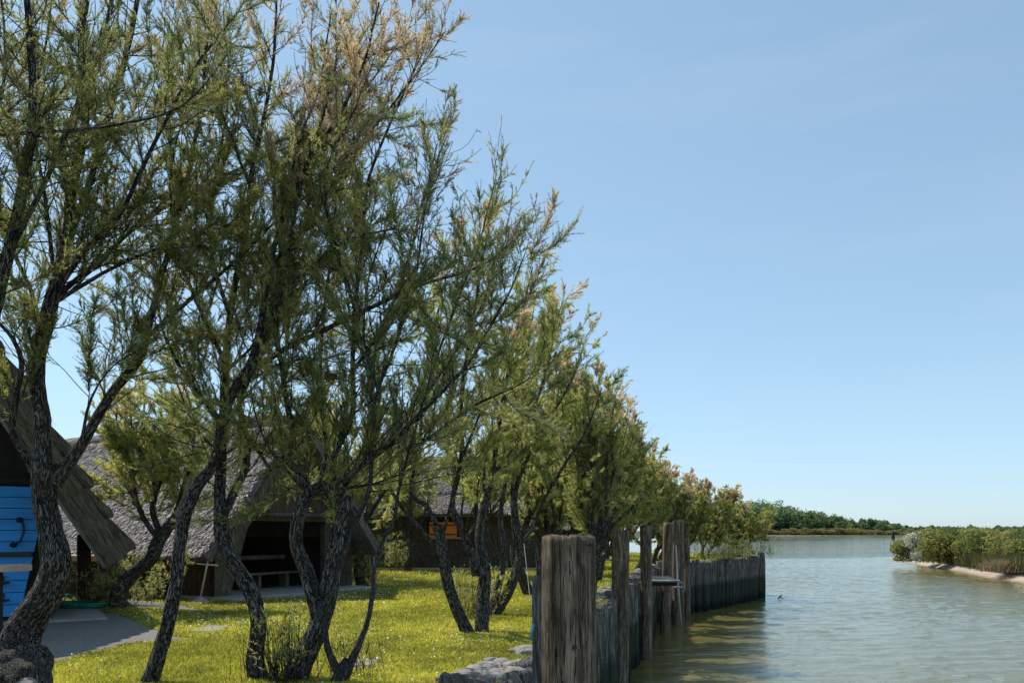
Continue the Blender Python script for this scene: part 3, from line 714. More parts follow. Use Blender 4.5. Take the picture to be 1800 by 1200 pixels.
mooring_post('massive split timber post with a flat top, closest to the viewer', 1000, 6.3, .425, 943, seed=1, big=True)
mooring_post('second post from the near end, thick and round, beside the massive one', 1091, 20.0, .42, 932, seed=2, lean=(.006, 0))
mooring_post('slimmer third post with pale flat head in front of the small landing', 1135, 26.5, .37, 924, seed=3, lean=(-.008, 0))
mooring_post('dark post with chamfered head between the small landing and the close trio', 1175, 33.0, .42, 919, seed=4, lean=(.03, 0))
mooring_post('left post of the close trio before the far pile wall', 1189, 36.0, .33, 915, seed=5, lean=(.004, 0))
mooring_post('middle and thinnest post of the close trio before the far pile wall', 1198, 37.4, .26, 914, seed=6)
mooring_post('right post of the close trio, standing against the far pile wall', 1207, 38.6, .29, 913, seed=7, lean=(-.01, 0))
mooring_post('short dark post half hidden behind the massive split post, a blue cord beside it', 952, 7.9, .19, 1012, seed=8, lean=(-.01, 0), mat=PILE, n=20, rows=30)

# landing between the posts
root = thing('landing', 'small plank landing at the wall behind the third and fourth posts', 'landing', (4.9, 28.6, -.2))
for k in range(5):
    m = MB(); m.box((5.05+k*.02, 27.6+k*.55, -.04), (1.5, .5, .06), bev=.01); m.build('plank', STONE, root)
for y in (27.55, 29.65):
    m = MB(); m.bar((4.3, y, -.14), (5.7, y, -.14), .12, .13); m.build('joist', DARKWOOD, root)
root = thing('boat_pole', 'thin pale pole leaning on the close trio of posts with a short rail', 'pole', P(1198, 1105, 35))
m = MB(); m.tube([P(1188, 958, 35.), P(1191, 1020, 35), P(1199, 1112, 35)], .035, 8); m.build('shaft', STEEL, root, True)
m = MB()
for yy in (1023, 1031): m.tube([P(1183, yy, 35.), P(1199, yy, 35)], .018, 6)
m.tube([P(1184, 1020, 35.), P(1184, 1034, 35)], .018, 6); m.build('rail', STEEL, root, True)

# stones of the bank edge
def rock_v(c, s, seed, sub=2, clip=.93):
    import bmesh
    bm = bmesh.new(); bmesh.ops.create_icosphere(bm, subdivisions=sub, radius=1); V = np.array([v.co[:] for v in bm.verts]); Fc = [tuple(v.index for v in f.verts) for f in bm.faces]; bm.free()
    out = []
    for v in V:
        k = 1+.28*mnoise.noise(Vector(v*1.1+np.array([seed*3.1, seed, 0])))+.12*mnoise.noise(Vector(v*3.2+np.array([seed*1.7, 0, seed])))
        q = v*k; q = np.clip(q, -clip, clip); out.append(c+q*np.array(s))
    return np.array(out), Fc
rg = np.random.default_rng(5)
VV, FF, nn = [], [], 0
for i in range(520):
    k = rg.uniform(2.2, 11.0) if i < 450 else rg.uniform(1.6, 2.6)
    j = int(k); t = k-j; a = np.array(WALL[j]); b = np.array(WALL[j+1]); p = a+(b-a)*t; nd = (b-a)/np.linalg.norm(b-a); off = rg.uniform(.12, .5)
    p = p+np.array([-nd[1], nd[0]])*off; s = rg.uniform(.03, .10)
    v, f = rock_v(np.array([p[0], p[1], .02+rg.uniform(0, .06)]), (s*1.3, s, s*.8), i, 2)
    VV.append(v); FF += [tuple(q+nn for q in ff) for ff in f]; nn += len(v)
o = mesh_np('rubble', np.concatenate(VV), FF, STONE); tag(o, 'pale rubble packed along the top of the pile wall', 'rubble', kind='stuff')
for px, py, s, lb in ((850, 1196, (.34, .22, .10), 'long pale flat rock lying at the lawn edge left of the massive post'),
                      (925, 1152, (.16, .16, .12), 'rough pale rock beside the foot of the short dark post'),
                      (905, 1190, (.15, .13, .1), 'small grey rock behind the pile tops left of the massive post')):
    g = G(px, py); v, f = rock_v(np.array([g[0], g[1], .03]), s, int(px), 4)
    o = mesh_np('rock', v, f, STONE, None, True, loc=(g[0], g[1], 0)); tag(o, lb, 'rock')
for px, py, w, dpt, lb in ((372, 1107, .42, .8, 'small square paving slab sunk in the lawn by the crooked tree'), (640, 1168, .3, .4, 'pale stone lying in the grass right of the stout twin-stemmed tree'), (1082, 1022, .8, .8, 'flat pale slab in the grass between the massive post and the second post')):
    g = G(px, py); m = MB(); m.box((g[0], g[1], .012), (w, dpt, .05), bev=.012)
    o = m.build('paving_slab', STONE, None, loc=(g[0], g[1], 0)); tag(o, lb, 'slab')

# right bank
def strip(name, rows, mat):
    V = [p for r in rows for p in r]; k = len(rows[0])
    f = [(i*k+j, i*k+j+1, (i+1)*k+j+1, (i+1)*k+j) for i in range(len(rows)-1) for j in range(k-1)]
    o = mesh_np(name, V, f, mat, None, True); tag(o, kind='structure'); return o
shore = [(24, 8), (31, 30), (36, 46), (41.0, 62), (42.6, 70.8), (46.7, 83.8), (51.3, 102.6), (53.6, 115), (58, 119), (70, 122), (110, 150), (300, 300)]
veg = [(28, 6), (34.5, 28), (38.8, 45), (42.6, 60), (44.0, 70), (47.0, 80), (50.3, 92), (54.5, 106), (60, 112), (72, 117), (114, 145), (305, 294)]
shore2 = []; veg2 = []
for i in range(len(shore)-1):
    for j in range(6):
        t = j/6; w = .5*mnoise.noise(Vector((i+t, 3.3, 0)))
        shore2.append((shore[i][0]*(1-t)+shore[i+1][0]*t+w, shore[i][1]*(1-t)+shore[i+1][1]*t)); veg2.append((veg[i][0]*(1-t)+veg[i+1][0]*t, veg[i][1]*(1-t)+veg[i+1][1]*t))
rows = [[(x-(v[0]-x)*2.2, y-(v[1]-y)*.6, WZ-1.0) for (x, y), v in zip(shore2, veg2)], [(x-(v[0]-x)*.5, y-(v[1]-y)*.2, WZ-.10) for (x, y), v in zip(shore2, veg2)],
        [(x, y, WZ+.03) for x, y in shore2], [((x+v[0]*2)/3, (y+v[1]*2)/3, WZ+.50) for (x, y), v in zip(shore2, veg2)], [(v[0], v[1], WZ+.8) for v in veg2], [(v[0]+4, v[1]-1, WZ+1.05) for v in veg2], [(600+i*.1, v[1]*.7, WZ+1.1) for i, v in enumerate(veg2)]]
strip('sand_bank', rows, SAND)

def leaf_cloud(c, R, n, size, rng, cols, lobes=9, flat=.0):
    c = np.asarray(c, float); R = np.asarray(R, float)
    lc = rnd_dir(rng, lobes)*rng.uniform(.35, .8, (lobes, 1)); lc[:, 2] = np.abs(lc[:, 2])*1.0-.1
    ls = rng.uniform(.3, .52, lobes)
    k = rng.integers(0, lobes, n); d = rnd_dir(rng, n)*(rng.uniform(.55, 1.05, (n, 1))); p = (lc[k]+d*ls[k][:, None])
    lo = p[:, 2] < -.1; p[lo, 2] = -.6*rng.random(lo.sum())
    pos = c+p*R; sz = size*rng.uniform(.5, 1.3, (n, 1))
    nn_ = nrm(d+rng.normal(0, .6, (n, 3))); u = nrm(np.cross(nn_, rng.normal(size=(n, 3)))); w = np.cross(nn_, u)
    V = np.stack([pos-u*sz*.5, pos-w*sz*.3, pos+u*sz*.5, pos+w*sz*.3], 1).reshape(-1, 3)
    ci = rng.integers(0, len(cols), lobes); base = np.array(cols)[ci][k]*rng.uniform(.7, 1.3, (n, 1))
    C = np.repeat(np.concatenate([base, np.ones((n, 1))], 1), 4, 0)
    return V, np.arange(n*4).reshape(n, 4), C
def shrub(label, x, y, z, r, h, seed, cols, n=2600, size=.26, group='shrubs along the sandy bank', cat='shrub'):
    rng = np.random.default_rng(seed)
    root = thing('shrub', label, cat, (x, y, z), group)
    V, Fc, C = leaf_cloud((x, y, z+h*.36), (r, r, h*.62), n, size, rng, cols, lobes=14)
    mesh_np('foliage', V, Fc, LEAF, root, False, {'col': ('FLOAT_COLOR', C)})
    w = Wood()
    for k in range(5):
        a = rng.uniform(0, 6.28); q = np.array([[x, y, z-.1], [x+math.cos(a)*r*.2, y+math.sin(a)*r*.2, z+h*.35], [x+math.cos(a)*r*.5, y+math.sin(a)*r*.5, z+h*.75]])
        w.tube(q, np.array([.06, .045, .02])*h/3.5, 5, rng)
    w.build('stem', BARK, root)
OLIVE = [(.20, .22, .07), (.26, .26, .085), (.14, .17, .06), (.30, .28, .10), (.12, .15, .06)]
BZ = WZ+.9
SH = [(1590, 93, 1.9, 2.9, 'low rounded shrub at the tip of the sandy bank'), (1640, 88, 2.1, 3.5, 'bright olive shrub right beside the silvery bush'), (1668, 90, 2.3, 4.0, 'tallest rounded shrub in the middle of the bank, above the reeds'),
      (1700, 84, 2.4, 3.6, 'broad shrub on the bank halfway between the silvery bush and the frame edge'), (1735, 80, 2.4, 3.7, 'dense olive shrub behind the thick reeds'), (1768, 76, 2.4, 3.6, 'yellowish shrub on the bank near the right frame edge'), (1800, 72, 2.4, 3.7, 'shrub cut by the right frame edge behind the dry grass tuft')]
for i, (px, d, r, h, lb) in enumerate(SH):
    x = (px-900)*d/F+1.0; shrub(lb, x, d+.5, BZ-.2, r*1.1, h*1.15, 40+i, OLIVE, 6000, .27, 'front shrubs of the sandy bank')
shrub('pale silvery-leaved bush rising near the tip of the sandy bank', (1613-900)*90/F, 91, BZ, 1.15, 3.9, 60, [(.42, .44, .42), (.36, .39, .34), (.5, .52, .5)], 1500, .22, None, 'bush')
shrub('silvery low spray of leaves at the waterside under the pale bush', (1614-900)*86/F, 86.5, BZ-.2, .6, 1.6, 61, [(.42, .44, .42), (.36, .39, .34)], 400, .2, None, 'bush')
rg = np.random.default_rng(9)
for i in range(16):
    d = 100+i*5+rg.uniform(-2, 2); px = 1640+i*14+rg.uniform(-14, 14); x = (px-900)*d/F
    shrub('rounded olive shrub in the thicket behind the front row of the sandy bank', x, d, BZ, 3.2, 3.6+.6*rg.random(), 80+i, OLIVE, 1500, .42, 'back shrubs of the sandy bank')
for i in range(8):
    d = 66-i*5; x = np.interp(d, [6, 28, 45, 60, 70], [29, 35.5, 40, 43.2, 44.8])+3.2
    shrub('olive shrub on the bank beyond the right edge of the view', x, d, BZ, 2.4, 3.4, 120+i, OLIVE, 700, .5, 'unseen shrubs') if False else None
# reeds and dry tufts at the foot of the shrubs (nobody could count them)
def blades(name, pos, h, w, rng, cols, label, cat, lean=.25, mat=LEAF):
    n = len(pos); a = rng.uniform(0, 6.28, n); side = np.stack([np.cos(a), np.sin(a), 0*a], 1)*w[:, None]*.5
    le = rng.normal(0, lean, (n, 2)); tip = pos+np.stack([le[:, 0]*h, le[:, 1]*h, h], 1); mid = pos+np.stack([le[:, 0]*h*.35, le[:, 1]*h*.35, h*.55], 1)
    V = np.stack([pos-side, pos+side, mid+side*.7, mid-side*.7, tip], 1).reshape(-1, 3)
    b = np.arange(n)*5; f4 = np.stack([b, b+1, b+2, b+3], 1); ft = np.stack([b+3, b+2, b+4, b+4], 1)
    # second face as a degenerate-free triangle: use two meshes-worth of quads merged via triangles
    tri = np.concatenate([np.stack([b, b+1, b+2], 1), np.stack([b, b+2, b+3], 1), np.stack([b+3, b+2, b+4], 1)])
    C = np.array(cols)[rng.integers(0, len(cols), n)]*rng.uniform(.7, 1.3, (n, 1)); C = np.repeat(np.concatenate([C, np.ones((n, 1))], 1), 5, 0)
    if name == 'grass':
        pz = np.array([mnoise.noise(Vector((p[0]*.55, p[1]*.4, 5)))+.7*mnoise.noise(Vector((p[0]*2.3, p[1]*1.9, 8))) for p in pos]); pz = np.repeat(pz, 5)[:, None]
        C[:, :3] = C[:, :3]*np.clip(1+.55*pz, .45, 1.5)+np.array([.05, .02, .012])*np.clip(pz, 0, 1)*.8
    o = mesh_np(name, V, tri, mat, None, False, {'col': ('FLOAT_COLOR', C)}); tag(o, label, cat, kind='stuff'); return o
n = 15000; t = rg.uniform(0, 1, n); d = 60+44*t; x = np.interp(d, [60, 70, 80, 92, 106], [42.6, 44.0, 47.0, 50.3, 54.5])+rg.uniform(-1.0, .8, n)
pos = np.stack([x, d, np.full(n, BZ-.15)], 1); 
blades('reeds', pos, rg.uniform(.5, 1.5, n), np.full(n, .10), rg, [(.10, .10, .045), (.075, .085, .035), (.16, .13, .08), (.12, .125, .04)], 'dull green and brown reeds at the foot of the shrubs', 'reeds', .12)
n = 1200; c = P(1775, 1000, 69)[:2]; pos = np.stack([rg.normal(c[0], .9, n), rg.normal(69, .8, n), np.full(n, BZ-.2)], 1)
blades('dry_grass', pos, rg.uniform(.6, 1.3, n), np.full(n, .07), rg, [(.26, .19, .13), (.2, .16, .10)], 'dry brown grass tuft on the sand near the right frame edge', 'dry grass', .45)

SCRUBSOIL = m_plain('scrub_soil', (.07, .075, .035), .95, .4, .05, .1)
# far bank: terrain, shingle, scrub and wood
strip('far_bank', [[(x, 540+12*math.sin(x*.02), WZ-.2) for x in range(-1500, 1600, 50)], [(x, 552+12*math.sin(x*.02), WZ+1.2) for x in range(-1500, 1600, 50)], [(x*1.3, 1000, WZ+1.5) for x in range(-1500, 1600, 50)], [(x*6, 5500, WZ+1.5) for x in range(-1500, 1600, 50)]], SCRUBSOIL)
VV, CC, FF, nn = [], [], [], 0
HAZY_GREEN = [(.10, .17, .085), (.14, .21, .085), (.08, .14, .08), (.18, .23, .09)]  # wood greens tinted slightly bluish, distance haze painted into the leaf colour
tops = ([900, 1200, 1335, 1365, 1400, 1450, 1500, 1550, 1590, 1610, 1700, 1800, 2100], [860, 864, 870, 874, 884, 895, 905, 911, 918, 921, 921, 922, 921])
def add_cloud(args, R):
    global nn
    V, f, C = leaf_cloud(*args); VV.append(V); CC.append(C); FF.append(f+nn); nn += len(V)
for i in range(330):
    px = rg.uniform(1180, 1920); row = rg.integers(0, 3); d = 575+row*28+rg.uniform(-10, 10)
    ty = np.interp(px, *tops)+rg.uniform(-2, 5)+(2-row)*2.0; z = EYE+(HZ-ty)*d/F; h = z-WZ-1
    if h < 3.5: h = 3.5+rg.uniform(0, 1.5)
    R = max(4.5, h*.42)*rg.uniform(.8, 1.1)
    add_cloud(((px-900)*d/F*1.0, d, 0) and (((px-900)*d/F, d, WZ+1+h*.30), (R, R, h*.62), 1000 if px > 1300 else 300, 1.7, rg, HAZY_GREEN, 8), 0)
o = mesh_np('far_wood', np.concatenate(VV), np.concatenate(FF), LEAF, None, False, {'col': ('FLOAT_COLOR', np.concatenate(CC))}); tag(o, 'dark green wood on the far bank sloping down to the right', 'wood', kind='stuff')
VV, CC, FF, nn = [], [], [], 0
for i in range(120):
    px = rg.uniform(1250, 1640); d = 556+rg.uniform(-5, 8); h = rg.uniform(4, 7)*(1 if px < 1520 else .8)
    add_cloud((((px-900)*d/F, d, WZ+.8+h*.3), (5.5, 4, h*.6), 420, 1.1, rg, [(.22, .20, .09), (.17, .185, .08), (.25, .21, .11)], 7), 0)
o = mesh_np('far_scrub', np.concatenate(VV), np.concatenate(FF), LEAF, None, False, {'col': ('FLOAT_COLOR', np.concatenate(CC))}); tag(o, 'olive brown scrub in front of the far wood', 'scrub', kind='stuff')
VV, FF, nn = [], [], 0
for i in range(260):
    px = rg.uniform(1300, 1560)-abs(rg.normal(0, 15)); d = 541+rg.uniform(-2, 4); s = rg.uniform(.5, 1.5)*(1 if px < 1480 else .6)
    v, f = rock_v(np.array([(px-900)*d/F, d, WZ+.3]), (s*1.6, s, s*.6), i, 1); VV.append(v); FF += [tuple(q+nn for q in ff) for ff in f]; nn += len(v)
o = mesh_np('shore_rubble', np.concatenate(VV), FF, STONE); tag(o, 'line of pale rocks along the far waterline', 'rocks', kind='stuff')
# channel marker and floating stick
b = P(1570, 948, 380); b[2] = WZ
root = thing('channel_marker', 'dark timber channel marker standing in the river off the sandy bank', 'marker', b)
for k in range(3):
    a = k*2.1; m = MB(); m.tube([b+np.array([math.cos(a)*.8, math.sin(a)*.8, -1]), b+np.array([math.cos(a)*.25, math.sin(a)*.25, 3.4])], .28, 8); m.build('pile', DARKWOOD, root)
m = MB(); m.tube([b+np.array([0, 0, 2.6]), b+np.array([0, 0, 4.4])], .2, 8); m.build('top_mark', DARKWOOD, root)
b = P(1371, 1052, 49.6); b[2] = WZ
m = MB(); m.tube([b+np.array([-.12, 0, .02]), b+np.array([0, .05, .1]), b+np.array([.10, 0, .26])], [.03, .05, .03], 7); m.tube([b+np.array([0, .03, .1]), b+np.array([.2, 0, .03])], [.04, .02], 6)
o = m.build('driftwood', DARKWOOD, None, loc=b); tag(o, 'small dark forked stick poking out of the river', 'driftwood')

# ------------------------------------------------------------------ grass and daisies
def lawn_pts(n, d0, d1, rng, pw=1.0):
    d = d0+(d1-d0)*rng.random(n)**pw; x = rng.uniform(-.68, .40, n)*d
    k = in_poly(x, d, LAWN) & ~in_poly(x, d, grav) & ~in_poly(x, d, grav2)
    for O, g, s0, s1, t0, t1 in ((np.array([-7.2, 19.3]), np.array([.52, .854]), -.1, 6, -1.0, 10), (np.array([-8., 34.6]), np.array([1., 0]), 0, 9.8, 0, 5), (np.array([-9.45, 12.9]), np.array([.85, .53]), -3, 2.4, 1.2, 8)):
        b = np.array([-g[1], g[0]]); s = (x-O[0])*g[0]+(d-O[1])*g[1]; t = (x-O[0])*b[0]+(d-O[1])*b[1]
        k &= ~((s > s0) & (s < s1) & (t > t0) & (t < t1))
    return np.stack([x[k], d[k], np.zeros(k.sum())], 1)
rg = np.random.default_rng(21); GP = []
for n, d0, d1 in ((230000, 7.5, 14), (190000, 14, 24), (150000, 24, 62)): GP.append(lawn_pts(n, d0, d1, rg))
pos = np.concatenate(GP); D = pos[:, 1]
tuft = np.array([mnoise.noise(Vector((p[0]*.9, p[1]*.9, 0)))+.6*mnoise.noise(Vector((p[0]*4.1, p[1]*4.1, 2))) for p in pos[::1]])
h = (.030+.035*rg.random(len(pos)))*(1+.45*tuft)*(1+np.clip(D-14, 0, 30)*.03); h = np.maximum(h, .012)
gc = [(.34, .35, .04), (.41, .395, .05), (.20, .26, .035), (.48, .43, .09), (.28, .32, .035), (.53, .46, .15)]
blades('grass', pos, h, .006+.0006*D, rg, gc, 'short yellow-green grass of the lawn', 'grass', .5)
# daisies
rg = np.random.default_rng(22); Q = []
for (px, py, sx, sy, n) in ((330, 1085, 120, 16, 900), (470, 1052, 90, 8, 900), (620, 1035, 60, 14, 1100), (560, 1045, 60, 10, 700), (720, 1015, 90, 12, 800), (600, 1180, 60, 14, 120), (850, 1120, 50, 14, 200), (140, 1150, 70, 20, 100), (930, 1010, 60, 12, 400), (690, 1140, 110, 40, 250), (800, 1030, 80, 18, 500)):
    for _ in range(n): 
        a, b_ = rg.normal(px, sx), rg.normal(py, sy)
        if b_ > 985: Q.append(G(a, b_))
Q = np.array(Q); k = in_poly(Q[:, 0], Q[:, 1], LAWN) & ~in_poly(Q[:, 0], Q[:, 1], grav) & ~in_poly(Q[:, 0], Q[:, 1], grav2); Q = Q[k]; n = len(Q)
Q[:, 2] = rg.uniform(.05, .08, n); s = rg.uniform(.008, .013, n)+.00025*Q[:, 1]; a = rg.uniform(0, 6.28, (n, 1))+np.arange(6)[None]*math.pi/3
tilt = rg.normal(0, .4, (n, 2)); ox = np.cos(a)*s[:, None]; oy = np.sin(a)*s[:, None]
V = np.stack([Q[:, 0:1]+ox, Q[:, 1:2]+oy, Q[:, 2:3]+ox*tilt[:, :1]+oy*tilt[:, 1:]-.25*oy], -1).reshape(-1, 3)
o = mesh_np('daisies', V, np.arange(n*6).reshape(n, 6), WHITE); tag(o, 'white daisies speckling the lawn', 'daisies', kind='stuff')

# ------------------------------------------------------------------ huts
def frame(O, g):
    O = np.array([*O, 0.]); g = np.array([*g, 0.]); g /= np.linalg.norm(g); b = np.array([-g[1], g[0], 0.])
    return O, g, b, (lambda s, t, z: O+g*s+b*t+UP*z)
def bcmesh(name, mb, mat, parent, a1, a2, al, smooth=False):
    V = np.array(mb.v); B = np.stack([V@a1, V@a2, V@al], 1)
    return mesh_np(name, V, mb.f, mat, parent, smooth, {'bc': ('FLOAT_VECTOR', B)})
def roof_slope(name, L, up0, lo0, t0, t1, parent, mat, along, side, courses=5, th=.16, step=.14, tufts=0, seed=0, cols=None, inner=True, left=False, nx=40):
    """thatched slope from the ridge point up0=(s,z) down to lo0=(s,z), built of overlapping courses; reeds stick out of its face"""
    rng = np.random.default_rng(seed); up0 = np.array(up0, float); lo0 = np.array(lo0, float); dv = lo0-up0; LL = np.linalg.norm(dv); dv /= LL
    nv = np.array([-dv[1], dv[0]]); nv = nv if nv[1] > 0 else -nv
    V, Fq, B = [], [], []; nn = 0
    for c in range(courses):
        u0 = LL*c/courses-(.0 if c == 0 else .25); u1 = LL*(c+1)/courses
        prof = [(u0, 0), (u0, th*.7), ((u0*.5+u1*.5), th+step*.45), (u1-.05, th+step), (u1+.04, th+step*.75), (u1+.02, 0 if c == courses-1 else th*.2), (u0, 0)]
        for i in range(nx+1):
            t = t0+(t1-t0)*i/nx; w = .03*mnoise.noise(Vector((t*1.3, c*7.1, seed)))+.02*mnoise.noise(Vector((t*6, c*7.1, seed)))
            for j, (u, k) in enumerate(prof):
                uu = u+(w*2 if j in (3, 4, 5) else 0); p = up0+dv*uu+nv*(k+(w if k > 0 else 0))
                V.append(L(p[0], t, p[1])); B.append((t, k, uu))
        m_ = len(prof)
        for i in range(nx):
            for j in range(m_-1): Fq.append((nn+i*m_+j, nn+i*m_+j+1, nn+(i+1)*m_+j+1, nn+(i+1)*m_+j))
        for i in (0, nx):
            Fq.append(tuple(nn+i*m_+j for j in (0, 1, 2, 5))); Fq.append(tuple(nn+i*m_+j for j in (2, 3, 4, 5)))
        nn += (nx+1)*m_
    V = np.array(V); B = np.array(B); Cc = np.ones((len(V), 4))*.2; mi = np.zeros(len(Fq), int); Fq = np.array(Fq)
    if tufts:
        u = rng.uniform(.05, LL, tufts); t = rng.uniform(t0, t1, tufts); frac = (u/LL*courses) % 1.0
        hgt = th+step*np.clip(frac, 0, 1)*1.0-.02
        base = np.array([L(*((up0+dv*a+nv*k)[0], tt, (up0+dv*a+nv*k)[1])) for a, k, tt in zip(u, hgt, t)])
        D3 = L(*(dv[0], 0, dv[1]))-L(0, 0, 0); N3 = L(*(nv[0], 0, nv[1]))-L(0, 0, 0); S3 = L(0, 1, 0)-L(0, 0, 0)
        ln = rng.uniform(.07, .22, (tufts, 1)); d = nrm(D3*1.0+N3*rng.uniform(.02, .6, (tufts, 1))+S3*rng.normal(0, .5, (tufts, 1)))
        sd = S3*rng.uniform(.008, .018, (tufts, 1)); tip = base+d*ln
        TV = np.stack([base-sd, base+sd, tip+sd*.7, tip-sd*.7], 1).reshape(-1, 3)
        col = np.array(cols)[rng.integers(0, len(cols), tufts)]*rng.uniform(.5, 1.35, (tufts, 1))
        TC = np.repeat(np.concatenate([col, np.ones((tufts, 1))], 1), 4, 0)
        Fq = np.concatenate([Fq, np.arange(tufts*4).reshape(-1, 4)+len(V)]); mi = np.concatenate([mi, np.ones(tufts, int)])
        V = np.concatenate([V, TV]); B = np.concatenate([B, TV]); Cc = np.concatenate([Cc, TC])
    return mesh_np(name, V, Fq, None, parent, False, {'bc': ('FLOAT_VECTOR', B), 'col': ('FLOAT_COLOR', Cc)}, mats=[mat, STRAW], midx=mi)

GREYREED = [(.42, .38, .37), (.55, .50, .485), (.30, .265, .25), (.14, .125, .12), (.64, .59, .575)]
BROWNREED = [(.17, .145, .10), (.11, .09, .065), (.23, .20, .145)]
# --- hut with the blue door
O, g, b, L = frame((-9.75, 13.0), (.85, .53))
hut = thing('thatched_hut', 'steep dark thatched hut with a bright blue plank door at the left edge', 'hut', O)
AP = (0, 6.45); EV = (3.05, 1.30); sl = nrm(np.array([EV[0]-AP[0], EV[1]-AP[1]])); S3 = g*sl[0]+UP*sl[1]
roof_slope('roof', L, AP, EV, 0, 6.6, hut, THATCH_B, b, S3, courses=9, th=.10, step=.17, tufts=5000, seed=1, cols=BROWNREED)
roof_slope('roof', L, AP, (-EV[0], EV[1]), 0, 6.6, hut, THATCH_B, b, S3, courses=9, th=.10, step=.17, seed=2)
for sg in (1, -1):
    m = MB(); q = lambda s, z, t: L(sg*s, t, z)
    nv = np.array([-sl[1], sl[0]]); w = .36
    a0 = np.array([0, AP[1]-.02]); a1 = np.array(EV)+sl*.10
    p = [a0+nv*.02, a1+nv*.06, a1-nv*w, a0-nv*w*1.0+np.array([0, -.25])]
    if sg > 0: p[0] = p[0]
    m.prism([L(sg*pp[0], -.10, pp[1]) for pp in p], b*.14)
    bcmesh('bargeboard', m, THATCH_B, hut, (g*sl[1]-UP*sl[0]) if sg > 0 else (g*sl[1]+UP*sl[0]), b, S3 if sg > 0 else (-g*sl[0]+UP*sl[1]))
m = MB()      # pale binding laths on the bargeboard edge
a0 = np.array(AP)-nv*.38; a1 = np.array(EV)+sl*.08-nv*.38
m.bar(L(a0[0], -.14, a0[1]-.25), L(a1[0], -.14, a1[1]), .05, .05, up=b); m.build('verge_lath', THATCH_B and TIMBER, hut)
for k in range(9):     # purlins under the overhang
    u = .6+k*.62; s = AP[0]+sl[0]*u; z = AP[1]+sl[1]*u; c = np.array([s, z])-nv*.06
    m = MB(); m.bar(L(c[0], .05, c[1]), L(c[0], 3.2, c[1]), .07, .09); m.build('purlin', DARKWOOD, hut)
m = MB()
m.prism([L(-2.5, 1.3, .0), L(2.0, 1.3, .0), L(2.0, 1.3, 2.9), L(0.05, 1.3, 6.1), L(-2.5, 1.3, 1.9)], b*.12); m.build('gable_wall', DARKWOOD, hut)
m = MB(); m.prism([L(1.88, 1.43, 0), L(1.88, 4.6, 0), L(1.88, 4.6, 2.9), L(1.88, 1.43, 2.9)], g*.12); m.build('side_wall', DARKWOOD, hut)
m = MB(); m.box(L(0.1, 1.15, 2.62), (3.4, .16, .14), (g, b, UP), .02); m.build('lintel', DARKWOOD, hut)
def plank_leaf(z0, z1, sl0, sr0, sl1, sr1, k):
    m = MB()
    for i in range(k):
        za = z0+(z1-z0)*i/k+.006; zb = z0+(z1-z0)*(i+1)/k-.006; fa = (za-.12)/(2.5-.12); fb = (zb-.12)/(2.5-.12)
        m.prism([L(sl0+(sl1-sl0)*fa, 1.13, za), L(sr0+(sr1-sr0)*fa, 1.13, za), L(sr0+(sr1-sr0)*fb, 1.13, zb), L(sl0+(sl1-sl0)*fb, 1.13, zb)], b*.05)
    return m
up = plank_leaf(1.30, 2.52, -.35, 1.46, -.35, 1.92, 6).build('upper_door_leaf', BLUE, hut)
lo = plank_leaf(.12, 1.22, -.35, 1.46, -.35, 1.92, 5).build('lower_door_leaf', BLUE, hut)
m = MB(); hp = lambda s, z, t=1.09: L(s+.10, t, z)
m.tube([hp(1.36, 1.90, 1.12), hp(1.37, 1.9, 1.03), hp(1.42, 1.80, 1.0), hp(1.42, 1.65, .99), hp(1.37, 1.50, 1.0), hp(1.27, 1.44, 1.03), hp(1.26, 1.44, 1.12)], .022, 8)
m.lathe(hp(1.36, 1.90, 1.10), [(.01, -.05), (.055, -.03), (.06, 0), (.05, .03), (.01, .05)], 12); m.lathe(hp(1.26, 1.44, 1.10), [(.01, -.05), (.055, -.03), (.06, 0), (.05, .03), (.01, .05)], 12)
m.build('handle', IRON, up, True)
m = MB(); m.box(hp(.62, 2.0, 1.10), (.30, .03, .05), (g, b, UP)); m.build('strap_hinge', IRON, up)
m = MB(); m.box(hp(.55, 1.262, 1.11), (2.0, .05, .075), (g, b, UP)); m.build('drip_rail', IRON, lo)
for zz in (.78, .46):
    m = MB(); m.tube([hp(.9, zz), hp(1.08, zz-.05), hp(1.20, zz-.03)], .02, 6); m.tube([hp(1.08, zz-.05), hp(1.12, zz+.09)], .018, 6); m.build('latch', IRON, lo)
m = MB(); m.bar(L(2.72, 4.35, 0), L(2.72, 4.35, 1.62), .28, .26, up=b, bev=.03); m.build('corner_post', BROWN, hut)
m = MB(); m.bar(L(2.95, .2, 1.36), L(2.95, 6.4, 1.36), .12, .14); m.build('eaves_beam', DARKWOOD, hut)
m = MB(); m.box(L(.2, 3.0, -.01), (5.4, 4.4, .10), (g, b, UP), .02); m.build('floor_slab', CONC, hut)

